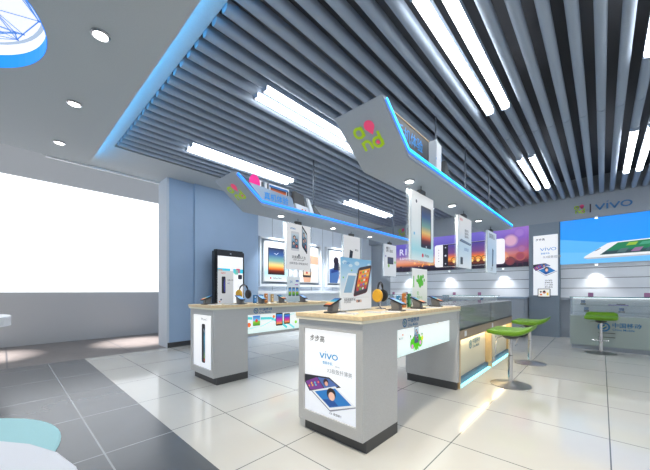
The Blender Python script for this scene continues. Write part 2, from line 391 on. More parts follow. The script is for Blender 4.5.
# ceilings
def gypsum_with_hole(cx, cy, r):
    b = MB(); bm = bmesh.new(); n = 48
    ring = [bm.verts.new((cx + r * math.cos(2 * PI * i / n), cy + r * math.sin(2 * PI * i / n), Z1)) for i in range(n)]
    X0, X1, Y0, Y1 = -6.42, XR, YN, 1.0
    def hit(i):
        a = 2 * PI * i / n; dx, dy = math.cos(a), math.sin(a); t = 1e9
        if dx > 1e-6: t = min(t, (X1 - cx) / dx)
        if dx < -1e-6: t = min(t, (X0 - cx) / dx)
        if dy > 1e-6: t = min(t, (Y1 - cy) / dy)
        if dy < -1e-6: t = min(t, (Y0 - cy) / dy)
        return (cx + dx * t, cy + dy * t)
    hp = [hit(i) for i in range(n)]; out = [bm.verts.new((*p, Z1)) for p in hp]
    corners = [(X0, Y0), (X1, Y0), (X1, Y1), (X0, Y1)]
    for i in range(n):
        j = (i + 1) % n
        f = [ring[i], out[i]]
        for c in corners:
            def side(p): return (abs(p[0] - X0) < 1e-4, abs(p[0] - X1) < 1e-4, abs(p[1] - Y0) < 1e-4, abs(p[1] - Y1) < 1e-4)
            s1, s2 = side(hp[i]), side(hp[j])
            if s1 != s2 and not any(a and q for a, q in zip(s1, s2)):
                sc = side(c)
                if any(a and q for a, q in zip(s1, sc)) and any(a and q for a, q in zip(s2, sc)): f.append(bm.verts.new((*c, Z1)))
        f += [out[j], ring[j]]; bm.faces.new(f)
    r_ = bmesh.ops.extrude_face_region(bm, geom=bm.faces[:]); bmesh.ops.translate(bm, vec=(0, 0, .04), verts=[g for g in r_['geom'] if isinstance(g, bmesh.types.BMVert)])
    bmesh.ops.recalc_face_normals(bm, faces=bm.faces[:]); b._merge(bm, M['gypsum'])
    b.box(-6.42, XR, .50, .56, Z1 + .04, Z2 + .02, M['gypsum']); b.box(-6.42, -6.36, YN, 1.0, Z1 + .03, Z2 - .01, M['gypsum'])
    return b
RX, RY, RR = -3.6, -.62, .89
struct(gypsum_with_hole(RX, RY, RR), 'ceiling', 'dropped grey gypsum ceiling over the entrance')
SX0, SX1, SY0, SY1 = -5.70, 3.2, 1.215, YB - .02
b = MB(); T = .06
b.box(-6.92, XR, .45, SY0, Z2, Z2 + T, M['gypsum']).box(-6.92, SX0, SY0, SY1, Z2, Z2 + T, M['gypsum']).box(SX1, XR, SY0, SY1, Z2, Z2 + T, M['gypsum'])
b.box(-6.92, -6.88, .5, 2.26, Z2 - .03, Z2 + .1, M['white'])
struct(b, 'ceiling', 'raised grey ceiling border round the slats')
b = MB(); b.box(SX0 - .05, SX1 + .05, SY0 - .05, SY1 + .05, 3.84, 3.88, M['void'])
b.box(SX0 - .05, SX0, SY0, SY1, Z2 + .06, 3.84, M['void']).box(SX0, SX1, SY0 - .05, SY0, Z2 + .06, 3.84, M['void']); struct(b, 'ceiling', 'dark void above the ceiling slats')
b = MB(); b.box(-6.3, XR, .93, .955, Z1 + .041, Z1 + .058, M['cove']); o = struct(b, 'trim_2', 'hidden cyan light strip on the ceiling ledge')

# ceiling slats
def slat(x, first=[None]):
    if first[0] is None:
        b = MB(); prof = []
        w2 = .043
        for k in range(9):
            a = PI + PI * k / 8; prof.append((w2 * math.cos(a), 3.435 + .035 * math.sin(a)))
        prof += [(w2, 3.47), (w2 - .008, 3.475), (w2 - .008, 3.50), (-w2 + .008, 3.50), (-w2 + .008, 3.475), (-w2, 3.47)]
        js = [SY0 + .005, 5.1, 5.115, SY1]
        b.prism([(px, js[0], pz) for px, pz in prof], (0, js[1] - js[0], 0), M['slat'])
        b.prism([(px, js[2], pz) for px, pz in prof], (0, js[3] - js[2], 0), M['slat'])
        b.box(-.03, .03, 5.05, 5.16, 3.43, 3.48, M['void'])
        o = b.build('ceiling_slat', smooth=True); first[0] = o
    else: o = first[0].copy(); COL.objects.link(o)
    o.location = (x, 0, 0)
    return tag(o, 'rounded blue-grey metal slat running the length of the dark open ceiling', 'ceiling slat', 'parallel metal ceiling slats')
PITCH = .1715; x0s = -.865
xs = []; k = -28
while True:
    x = x0s + PITCH * k; k += 1
    if x < SX0 + .04: continue
    if x > SX1 - .04: break
    xs.append(x); slat(x)
# tube lights
TP = {-.865: 'above the right shelf canopy', -2.92: 'above the left shelf canopy', -4.81: 'nearest the blue side wall', .336: 'at the right edge of the ceiling', 2.4: 'beyond the right edge'}
def near(v): return min(xs, key=lambda q: abs(q - v))
first = None
def tube_light(x, y0, lab, grp):
    global first
    if first is None:
        t = thing('tube_light', '', 'tube light', (x, y0, 3.36), grp)
        b = MB(); prof = [(.042 * math.cos(PI + PI * k / 8), .03 * math.sin(PI + PI * k / 8)) for k in range(9)] + [(.042, .02), (-.042, .02)]
        b.prism([(x + a, y0 + .01, 3.40 + c) for a, c in prof], (0, 2.03, 0), M['tube']); b.build('diffuser', t)
        b = MB(); b.box(x - .04, x + .04, y0, y0 + 2.05, 3.42, 3.44, M['slat']); b.build('housing', t)
        b = MB()
        for yy in (y0 - .012, y0 + 2.04): b.box(x - .046, x + .046, yy, yy + .02, 3.368, 3.44, M['slat'], .004)
        builds(b, 'end_cap', t); first = t
    else: t = copy_tree(first); t.location = (x, y0, 3.36)
    t['label'] = lab; t['group'] = grp
for xa, y0, where in ((-1.03, 2.13, 'of the near pair over the right canopy'), (-1.03, 5.97, 'of the far pair over the right canopy'),
                      (-2.92, 1.98, 'of the pair above the left canopy, cut by the right canopy'), (-4.81, 1.98, 'of the leftmost long pair beside the blue wall'),
                      (-4.81, 5.86, 'of the far pair above the picture frame wall'), (.336, 2.13, 'of the near pair at the right picture edge'), (.336, 5.97, 'of the far pair by the fascia lettering'), (2.4, 2.2, 'of the near pair beyond the right picture edge'), (2.4, 6.0, 'of the far pair beyond the right picture edge'), (-2.92, 6.0, 'of the pair hidden behind the near canopy')):
    xa = near(xa)
    for j in (0, 1):
        tube_light(xa + j * PITCH, y0, ('left', 'right')[j] + ' glowing tube ' + where, 'glowing tube lights set in the slat ceiling')

# gypsum downlights
def downlight(x, y, z, lab, r=.055, watts=DOWN, color=(1, .97, .92), spot=1.9):
    t = thing('downlight', lab, 'downlight', (x, y, z), 'round recessed downlights')
    b = MB(); b.lathe([(r * 1.25, 0), (r * 1.25, -.012), (r, -.016), (r, 0)], (x, y, z), M['chrome'], 28); b.build('rim', t, True)
    b = MB(); b.lathe([(r * .97, -.017), (r * .5, -.02)], (x, y, z), M['disc'], 28); b.build('lens', t)
    if watts: lamp('downlight_lamp', 'SPOT', (0, 0, -.03), watts, color, (0, 0, 0), .05, spot=spot, blend=.8, parent=t)
    return t
for x, lab in ((-3.08, 'nearest of the round downlights in the gypsum ceiling, top left'), (-4.43, 'middle round downlight of the gypsum ceiling row'), (-5.75, 'farthest round downlight in the gypsum ceiling, by the corridor'),
               (-1.74, 'round downlight of the entrance row, directly over the low white table'), (-.4, 'round downlight of the entrance row above the camera side aisle'), (.94, 'round downlight of the entrance row at the far right')):
    downlight(x, .56 if x > -9 else 0, Z1, lab)
for x in (-1.0, .9): lamp('aisle_fill_spot', 'SPOT', (x, .8, Z1 - .03), 260, (1, .86, .66), (math.radians(28), 0, 0), .06, spot=1.3, blend=.7)  # unseen warm spots without fixtures, added to brighten the aisle floor
# corridor lamps
for (y, z) in ((2.1, 4.2), (-.35, 4.2)): lamp('corridor_spot', 'SPOT', (-7.75, y, z), 6000, (1, .93, .88), (0, 0, 0), .05, spot=.46, blend=1)

# ceiling recess
t = thing('ceiling_recess_light', 'round glowing ceiling recess with blue rim and fine line drawing, top left corner', 'ceiling light', (RX, RY, Z1))
b = MB(); b.lathe([(RR - .006, -.002), (RR - .006, .12), (RR + .02, .12), (RR + .02, .05), (RR - .003, .03), (RR - .003, -.002)], (RX, RY, Z1), M['blueband'], 72, cap=False); b.build('blue_rim', t)
b = MB(); b.lathe([(RR - .006, .12), (RR - .006, .22)], (RX, RY, Z1), M['recessglow'], 60, cap=False); b.build('white_wall', t)
b = MB(); b.lathe([(RR + .02, .22), (RR + .02, .25)], (RX, RY, Z1), M['recessglow'], 60); b.build('glow_panel', t)
a = Art((RX, RY, Z1 + .219), U=(1, 0, 0), V=(0, -1, 0))
rr = random.Random(3); nodes = [(rr.uniform(-.8, .8), rr.uniform(-.8, .8)) for _ in range(40)]; nodes = [p for p in nodes if math.hypot(*p) < .82] + [(.84 * math.cos(i * .52), .84 * math.sin(i * .52)) for i in range(12)]
for i, p in enumerate(nodes):
    for q in sorted(nodes, key=lambda q: math.hypot(q[0] - p[0], q[1] - p[1]))[1:6]: a.stroke([p, q], .009, rgb(95, 150, 225), 1)
    a.circ(p[0], p[1], .014, rgb(60, 120, 215), 2, n=8)
a.ring(0, 0, .885, .03, rgb(170, 190, 215), 1, n=60)
a.build('line_drawing', t, PRINT_LIT)

# ================================================================== WALL POSTERS
def board(name, label, cat, x0, x1, z0, z1, y, depth, m, frame=None):
    t = thing(name, label, cat, ((x0 + x1) / 2, y, z0))
    MB().box(x0, x1, y, y + depth, z0, z1, m, .004).build('light_box', t); return t
# purple dusk poster
px0, px1, pz0, pz1 = -5.52, -1.41, 1.80, 2.865
t = board('wall_poster', 'long backlit purple dusk city poster on the back wall, left of the slate column', 'poster', px0, px1, pz0, pz1, YB, .14, M['white'])
W, Hh = px1 - px0, pz1 - pz0
a = Art((px0, YB - .001, pz0), **UX)
stops = [(0, rgb(34, 24, 60)), (.14, rgb(40, 28, 66)), (.22, rgb(225, 130, 80)), (.34, rgb(225, 165, 150)), (.5, rgb(130, 105, 180)), (.75, rgb(95, 85, 185)), (1, rgb(120, 105, 205))]
stops2 = [(0, rgb(40, 20, 40)), (.15, rgb(80, 30, 60)), (.3, rgb(190, 90, 90)), (.5, rgb(150, 85, 150)), (.75, rgb(140, 95, 190)), (1, rgb(165, 120, 210))]
a.vgrad(0, 0, 3.4, Hh, stops, 0.5); 
for (t0, c0), (t1, c1), (_, d0), (_, d1) in zip(stops, stops[1:], stops2, stops2[1:]): pass
n = 8
def mixs(S, tt):
    for (a0, c0), (a1, c1) in zip(S, S[1:]):
        if tt <= a1: f = (tt - a0) / (a1 - a0); return tuple(c0[i] * (1 - f) + c1[i] * f for i in range(3))
    return S[-1][1]
for i in range(12):
    A, B = Hh * i / 12, Hh * (i + 1) / 12
    a.poly([(3.0, A), (W, A), (W, B), (3.0, B)], None, 1, [mixs(stops, i / 12), mixs(stops2, i / 12), mixs(stops2, (i + 1) / 12), mixs(stops, (i + 1) / 12)])
rr = random.Random(8)
for i in range(34):
    x = i * W / 34; h = rr.uniform(.1, .22); a.rect(x, 0, x + rr.uniform(.06, .16), h * .9, rgb(28, 20, 44), 2)
for i in range(46):
    x = rr.uniform(.9, W - .6); y = rr.uniform(.16, .36); r = rr.uniform(.012, .04); a.circ(x, y, r, rgb(255, rr.randint(150, 225), rr.randint(70, 150)), 2.5, n=10)
for x, y, r, c in ((3.70, .72, .19, rgb(235, 185, 200)), (3.52, .30, .14, rgb(235, 165, 130)), (3.95, .48, .09, rgb(170, 110, 165)), (3.92, .28, .12, rgb(150, 60, 90)), (3.45, .56, .09, rgb(165, 120, 190)), (2.2, .2, .12, rgb(255, 225, 180)), (3.68, .17, .12, rgb(140, 60, 70)), (3.9, .92, .12, rgb(165, 125, 205))):
    bg = mixs(stops, y / Hh) if x < 3 else tuple((1 - (x - 3) / (W - 3)) * p + (x - 3) / (W - 3) * q for p, q in zip(mixs(stops, y / Hh), mixs(stops2, y / Hh)))
    a.soft(x, y, r, tuple(.75 * p + .25 * q for p, q in zip(c, bg)), bg, 3)
a.text('R1', .36, .58, .30, rgb(225, 225, 245), 3); a.text('6.6mm', .36, .42, .13, rgb(225, 225, 245), 3)
# landscape phone in the poster
a.rrect(1.60, .10, 3.56, .80, .07, rgb(248, 246, 250), 4); a.rect(1.86, .105, 3.28, .795, rgb(24, 22, 44), 5)
a.vgrad(2.02, .13, 3.27, .775, [(0, rgb(50, 20, 26)), (.18, rgb(150, 60, 30)), (.3, rgb(250, 170, 70)), (.42, rgb(225, 110, 60)), (.6, rgb(120, 70, 130)), (1, rgb(70, 60, 150))], 6)
for i in range(7):
    a.ring(2.2 + i * .17, .28, .10, .018, rgb(90, 34, 26), 7, 0, 180, n=10); a.circ(2.2 + i * .17, .25, .045, rgb(255, 214, 130), 7.5, n=10)
a.rect(2.02, .20, 3.27, .235, rgb(80, 30, 24), 7)
for i in range(5): a.circ(1.73, .28 + i * .09, .016, rgb(120, 120, 130), 6, n=8)
a.circ(1.94, .45, .03, rgb(200, 200, 215), 6, n=10); a.circ(1.94, .2, .02, rgb(200, 200, 215), 6, n=8); a.circ(1.94, .7, .02, rgb(200, 200, 215), 6, n=8)
a.build('dusk_print', t, PRINT_LIT)
# blue poster
bx0, bx1 = -.76, 3.4
t = board('wall_poster', 'backlit bright blue poster with a white phone lying flat, right of the slate column', 'poster', bx0, bx1, pz0, pz1, YB, .14, M['white'])
a = Art((bx0, YB - .001, pz0), **UX); W = bx1 - bx0
a.vgrad(0, 0, W, Hh, [(0, rgb(50, 170, 255)), (.4, rgb(30, 156, 255)), (1, rgb(16, 148, 255))], 0.5)
a.poly([(0, 0), (3.3, 0), (0, .62)], rgb(90, 185, 255), 1); a.poly([(0, 0), (3.5, 0), (0, .30)], rgb(110, 195, 255), 1.5)
a.poly([(.5, .11), (4.1, .15), (4.1, .20), (.5, .15)], rgb(20, 110, 210), 2)
a.poly([(.44, .13), (.50, .10), (3.7, .16), (3.75, .22), (3.2, .56), (.92, .46), (.85, .44), (.46, .17)], rgb(240, 242, 246), 3)
a.poly([(.44, .13), (.50, .10), (3.7, .16), (3.75, .19), (.5, .135)], rgb(190, 195, 205), 4)
a.poly([(.72, .185), (3.3, .24), (3.0, .535), (1.02, .44)], rgb(20, 110, 95), 4)
a.poly([(.84, .28), (3.22, .33), (3.0, .535), (1.02, .44)], rgb(24, 128, 84), 5)
a.poly([(.74, .19), (3.3, .245), (3.25, .31), (.82, .26)], rgb(44, 70, 80), 5)
for i in range(9): a.poly([(1.0 + i * .22, .22 + i * .004), (1.14 + i * .22, .222 + i * .004), (1.2 + i * .22, .31 + i * .004), (1.07 + i * .22, .30 + i * .004)], [rgb(80, 110, 112), rgb(150, 110, 150), rgb(60, 92, 100), rgb(70, 100, 104)][i % 4], 6)
for i in range(6): a.poly([(1.15 + i * .2, .36), (1.30 + i * .2, .365), (1.34 + i * .2, .43), (1.2 + i * .2, .425)], [rgb(150, 190, 60), rgb(70, 160, 130)][i % 2], 6)
a.poly([(.62, .28), (.66, .28), (.75, .34), (.71, .34)], rgb(150, 155, 160), 4)
a.build('phone_print', t, PRINT_LIT)
# poster on column
t = board('column_poster', 'tall white poster with overlapping tablets hung on the slate column', 'poster', -1.30, -.80, 1.04, 2.56, YB - .09, .035, M['white'])
a = Art((-1.30, YB - .091, 1.04), **UX)
a.vgrad(0, 0, .5, 1.52, [(0, rgb(232, 238, 246)), (1, rgb(240, 243, 248))], .5)
def tablets(a, x, y, k):       # two tablets lying over each other, in a box about k wide
    a.poly([(x, y + .30 * k), (x + .10 * k, y + .18 * k), (x + .72 * k, y + .36 * k), (x + .50 * k, y + .46 * k), (x, y + .42 * k)], rgb(40, 42, 50), 3)
    a.poly([(x + .02 * k, y + .31 * k), (x + .12 * k, y + .20 * k), (x + .40 * k, y + .28 * k), (x + .26 * k, y + .42 * k)], rgb(120, 60, 140), 4)
    a.poly([(x + .27 * k, y + .42 * k), (x + .41 * k, y + .29 * k), (x + .68 * k, y + .365 * k), (x + .50 * k, y + .44 * k)], rgb(80, 110, 170), 4)
    a.circ(x + .44 * k, y + .38 * k, .05 * k, rgb(60, 40, 50), 4.5); a.circ(x + .45 * k, y + .36 * k, .032 * k, rgb(225, 170, 150), 5)
    for i in range(3):
        for j in range(2): a.circ(x + (.1 + .07 * i + .05 * j) * k, y + (.26 + .02 * i + .05 * j) * k, .016 * k, [rgb(240, 120, 90), rgb(240, 190, 80), rgb(90, 190, 220)][(i + j) % 3], 5)
    a.poly([(x + .16 * k, y + .20 * k), (x + .52 * k, y), (x + .98 * k, y + .16 * k), (x + .62 * k, y + .36 * k)], rgb(225, 228, 232), 6)
    a.poly([(x + .16 * k, y + .20 * k), (x + .52 * k, y), (x + .53 * k, y - .02 * k), (x + .15 * k, y + .19 * k)], rgb(90, 95, 105), 7)
    a.poly([(x + .52 * k, y), (x + .98 * k, y + .16 * k), (x + .98 * k, y + .145 * k), (x + .53 * k, y - .02 * k)], rgb(130, 135, 145), 7)
    a.poly([(x + .22 * k, y + .20 * k), (x + .52 * k, y + .035 * k), (x + .91 * k, y + .165 * k), (x + .62 * k, y + .33 * k)], rgb(40, 120, 190), 7)
    a.circ(x + .55 * k, y + .235 * k, .085 * k, rgb(40, 30, 36), 8); a.circ(x + .56 * k, y + .205 * k, .06 * k, rgb(235, 190, 170), 9)
    a.poly([(x + .38 * k, y + .12 * k), (x + .52 * k, y + .045 * k), (x + .68 * k, y + .10 * k), (x + .58 * k, y + .17 * k)], rgb(30, 80, 150), 8)
a.text('步步高', .05, 1.39, .065, INK, 2); a.vivo(.15, 1.13, .065, BLU); a.text('智能手机', .16, 1.04, .045, BLU, 2); a.text('X3极致超薄', .20, .94, .07, rgb(150, 155, 162), 2)
a.T = lambda x, y: (x, .5 + (y - .5) * 1.35); tablets(a, .0, .50, .50); a.T = None
for i, s in enumerate(('X3t 智能', '超薄机身', 'Hi-Fi 音质', '蓝光高清')): a.text(s, .24, .36 - .055 * i, .04, INK, 2)
a.build('tablet_print', t, PRINT_LIT)
t = thing('small_display_screen', 'small black-framed picture screen at the foot of the slate column poster', 'screen', (-1.07, YB - .15, .99))
MB().box(-1.20, -.94, YB - .15, YB - .12, .995, 1.21, M['black'], .006).build('frame', t)
MB().box(-1.12, -1.02, YB - .125, YB - .05, 1.05, 1.1, M['black']).build('wall_bracket', t)
a = Art((-1.185, YB - .151, 1.01), **UX); a.rect(0, 0, .23, .185, rgb(235, 235, 230), 1); a.circ(.05, .12, .02, rgb(40, 30, 30), 2); a.circ(.12, .11, .035, rgb(190, 120, 100), 2); a.circ(.12, .13, .025, rgb(40, 30, 30), 3); a.rect(.17, .03, .21, .1, rgb(240, 200, 60), 2); a.rect(.03, .03, .08, .07, rgb(220, 120, 80), 2)
a.build('picture', t, PRINT_LIT)
# fascia signs
t = thing('fascia_sign', 'blue vivo lettering with small green and pink logo on the grey fascia at right', 'sign', (-.05, YB - .03, 2.98))
a = Art((-.50, YB - .036, 3.0), **UX); a.and_logo(0, 0, .2, 1); a.stroke([(.30, -.01), (.30, .19)], .025, rgb(50, 40, 46), 1)
a.build('logo_mark', t, PRINT)
a = Art((-.50, YB - .036, 3.0), **UX); a.vivo(.39, .035, .122, rgb(50, 110, 165), 1, .034); a.build('lettering', t, PRINT)
MB().box(-.52, .46, YB - .034, YB - .018, 3.05, 3.07, M['fascia']).build('backing_rail', t)
t = thing('fascia_sign', 'small green and pink logo on the grey fascia above the dusk poster, left end', 'sign', (-5.0, YB - .03, 3.02))
a = Art((-5.20, YB - .036, 3.06), **UX); a.and_logo(0, 0, .24, 1); a.stroke([(.36, -.01), (.36, .23)], .03, rgb(50, 40, 46), 1); a.vivo(.48, .05, .13, rgb(50, 110, 165), 1, .028)
a.build('logo_mark', t, PRINT); MB().box(-5.2, -4.2, YB - .034, YB - .018, 3.12, 3.14, M['fascia']).build('backing_rail', t)
# puck lights under and over the posters
def puck(x, z, up, lab):
    t = thing('puck_light', lab, 'spotlight', (x, YB + .0, z), 'small white puck lights on the poster edges')
    b = MB(); b.lathe([(.03, 0), (.034, .02), (.03, .04)], (x, YB - .03, z), M['white'], 20); b.build('housing', t, True)
    b = MB(); b.lathe([(.024, -.004), (.02, -.002)], (x, YB - .03, z), M['disc'], 20); b.build('lens', t)
    MB().box(x - .008, x + .008, YB - .03, YB + .02, z + .03, z + .04, M['white']).build('bracket', t)
    if not up: lamp('puck_lamp', 'SPOT', (0, -.02, -.01), 34, (1, .98, .95), (math.radians(-14), 0, 0), .015, spot=1.9, blend=.7, parent=t)
for x, lab in ((-4.85, 'puck light under the dusk poster, left end near the hanging cards'), (-3.45, 'puck light under the left of the phone in the dusk poster'), (-2.0, 'puck light under the right part of the dusk poster'), (-.1, 'puck light under the blue poster below the white phone'), (1.3, 'puck light under the blue poster outside the right picture edge')):
    puck(x, 1.755, False, lab)
puck(-.1, 2.845, True, 'puck light at the top edge of the blue poster under the fascia lettering')

# ================================================================== PICTURE FRAMES on the left alcove wall
XF = XW - .16
def picture(y0, y1, z0, z1, kind, lab, full=True):
    t = thing('picture_frame', lab, 'framed picture', (XF, (y0 + y1) / 2, z0), 'white double frames on the alcove wall')
    b = MB(); fw = .045
    for (a0, a1, c0, c1) in ((y0, y1, z0, z0 + .07), (y0, y1, z1 - fw, z1), (y0, y0 + fw, z0 + .07, z1 - fw), (y1 - fw, y1, z0 + .07, z1 - fw)): b.box(XF, XF + .10, a0, a1, c0, c1, M['white'], .004)
    b.build('outer_frame', t)
    MB().box(XF, XF + .02, y0 + fw, y1 - fw, z0 + .07, z1 - fw, M['column']).build('dark_backing', t)
    g = .085
    MB().box(XF + .03, XF + .09, y0 + fw + g, y1 - fw - g, z0 + .13, z1 - .10, M['white'], .004).build('inner_panel', t)
    w_, h_ = (y1 - y0) - 2 * (fw + g) - .03, (z1 - z0) - .26
    a = Art((XF + .091, y0 + fw + g + .015, z0 + .145), **UY)
    if kind == 'sunset':
        a.vgrad(0, 0, w_, h_, [(0, rgb(244, 248, 250)), (.2, rgb(190, 232, 240)), (.5, rgb(244, 248, 250)), (1, rgb(248, 250, 252))], 1)
        a.rect(w_ * .14, h_ * .17, w_ * .86, h_ * .86, rgb(30, 34, 44), 2); a.vgrad(w_ * .17, h_ * .19, w_ * .83, h_ * .85, SUNSET, 3)
        a.circ(w_ * .25, h_ * .08, .025, rgb(225, 30, 70), 3); a.text('Galaxy Note', w_ * .36, h_ * .065, .055, INK, 3); a.stroke([(w_ * .4, h_ * .72), (w_ * .5, h_ * .69), (w_ * .58, h_ * .74)], .012, rgb(210, 220, 240), 4)
    elif kind == 'hands':
        a.rect(0, 0, w_, h_, rgb(248, 246, 244), 1); sk = rgb(228, 178, 150)
        a.poly([(w_, h_ * .52), (w_, h_ * .75), (w_ * .5, h_ * .78), (w_ * .2, h_ * .68), (w_ * .1, h_ * .58), (w_ * .45, h_ * .54)], sk, 2)
        a.poly([(w_ * .2, 0), (w_ * .55, 0), (w_ * .62, h_ * .3), (w_ * .4, h_ * .36), (w_ * .15, h_ * .2)], sk, 2)
        a.circ(w_ * .3, h_ * .82, w_ * .16, rgb(40, 34, 40), 3); a.circ(w_ * .34, h_ * .76, w_ * .11, sk, 4); a.circ(w_ * .3, h_ * .68, w_ * .08, rgb(150, 40, 50), 4)
        a.rrect(w_ * .14, h_ * .14, w_ * .58, h_ * .40, .03, rgb(50, 46, 50), 4); a.vgrad(w_ * .18, h_ * .20, w_ * .54, h_ * .38, [(0, rgb(235, 200, 150)), (1, rgb(220, 225, 235))], 5); a.rect(w_ * .3, h_ * .24, w_ * .4, h_ * .3, rgb(200, 80, 70), 6)
    elif kind == 'figure':
        a.rect(0, 0, w_, h_, rgb(240, 245, 250), 1)
        a.poly([(0, 0), (w_ * .5, 0), (w_ * .7, h_ * .35), (w_ * .4, h_ * .5), (0, h_ * .42)], rgb(70, 110, 170), 2)
        a.circ(w_ * .42, h_ * .70, w_ * .17, rgb(36, 34, 46), 3); a.poly([(w_ * .25, h_ * .4), (w_ * .7, h_ * .4), (w_ * .62, h_ * .66), (w_ * .3, h_ * .62)], rgb(36, 44, 66), 3)
        a.poly([(w_ * .1, h_ * .3), (w_ * .5, h_ * .36), (w_ * .55, h_ * .42), (w_ * .1, h_ * .4)], rgb(30, 60, 130), 4); a.circ(w_ * .75, h_ * .18, w_ * .12, rgb(235, 140, 120), 3)
    else:
        a.vgrad(0, 0, w_, h_, [(0, rgb(225, 236, 246)), (1, rgb(240, 246, 250))], 1); a.phone(w_ / 2, h_ / 2, w_ * .36, h_ * .5, rgb(40, 44, 50), 'aqua')
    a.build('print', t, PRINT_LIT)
    if kind != 'plain': lamp('picture_light', 'SPOT', (.55, 0, 1.75), 260, (.92, .97, 1), (0, math.radians(12), 0), .05, spot=1.5, blend=.9, parent=t)
picture(4.54, 5.62, 1.27, 2.58, 'sunset', 'white framed picture of a phone with a sunset screen, first on the alcove wall')
picture(5.80, 6.86, 1.27, 2.58, 'hands', 'white framed picture of hands holding a phone, second on the alcove wall')
picture(7.10, 8.16, 1.27, 2.58, 'figure', 'white framed picture of a dark-haired figure in blue, third on the alcove wall')
b = MB(); b.box(XF, XF + .16, 4.44, 8.95, 1.08, 1.16, M['white']); 
for i in range(9): b.box(XF, XF + .006, 4.5 + i * .5, 4.512 + i * .5, 1.17, 3.4, M['fascia'])
struct(b, 'trim_3', 'white ledge under the framed pictures')
t = thing('wall_panel', 'plain pale panel on the side wall right of the framed pictures', 'panel', (XF, 8.6, 1.5))
MB().box(XF, XF + .05, 8.42, 8.9, 1.25, 2.60, M['white'], .004).build('panel', t)
MB().box(XF + .05, XF + .056, 8.48, 8.84, 1.31, 2.54, M['bluewall2'], .002).build('inset', t)

# phone totem
tx, ty0, ty1, tz1 = -6.02, 3.07, 3.79, 2.05
t = thing('phone_totem', 'giant black smartphone-shaped standing display with lit white screen by the blue wall', 'display stand', (tx, (ty0 + ty1) / 2, 0))
b = MB(); b.box(tx - .17, tx, ty0, ty1, .05, tz1, M['black'], .035); b.build('body', t, True)
MB().box(tx - .22, tx + .05, ty0 - .02, ty1 + .02, 0, .05, M['darkgrey'], .008).build('base', t)
a = Art((tx + .001, ty0 + .055, .2), **UY); w_, h_ = ty1 - ty0 - .11, tz1 - .34
a.rect(0, 0, w_, h_, rgb(250, 252, 255), 1)
a.rect(0, h_ - .36, w_ * .48, h_ - .27, rgb(60, 200, 230), 2); a.rect(w_ * .6, h_ - .36, w_, h_ - .27, rgb(60, 200, 230), 2)
for i, (cx, cy, c) in enumerate(((.8, .82, rgb(230, 50, 70)), (.72, .80, rgb(120, 210, 190)), (.88, .74, rgb(40, 44, 60)), (.1, .8, rgb(230, 120, 60)), (.78, .52, rgb(240, 210, 50)), (.8, .36, rgb(150, 60, 200)), (.1, .45, rgb(240, 130, 60)), (.2, .38, rgb(40, 60, 90)), (.15, .15, rgb(70, 160, 80)), (.5, .2, rgb(60, 120, 200)))):
    a.rrect(w_ * cx - .05, h_ * cy - .05, w_ * cx + .05, h_ * cy + .05, .02, c, 2)
a.circ(w_ / 2, h_ + .06, .02, rgb(120, 130, 140), 1)
a.build('screen', t, PRINT_LIT)

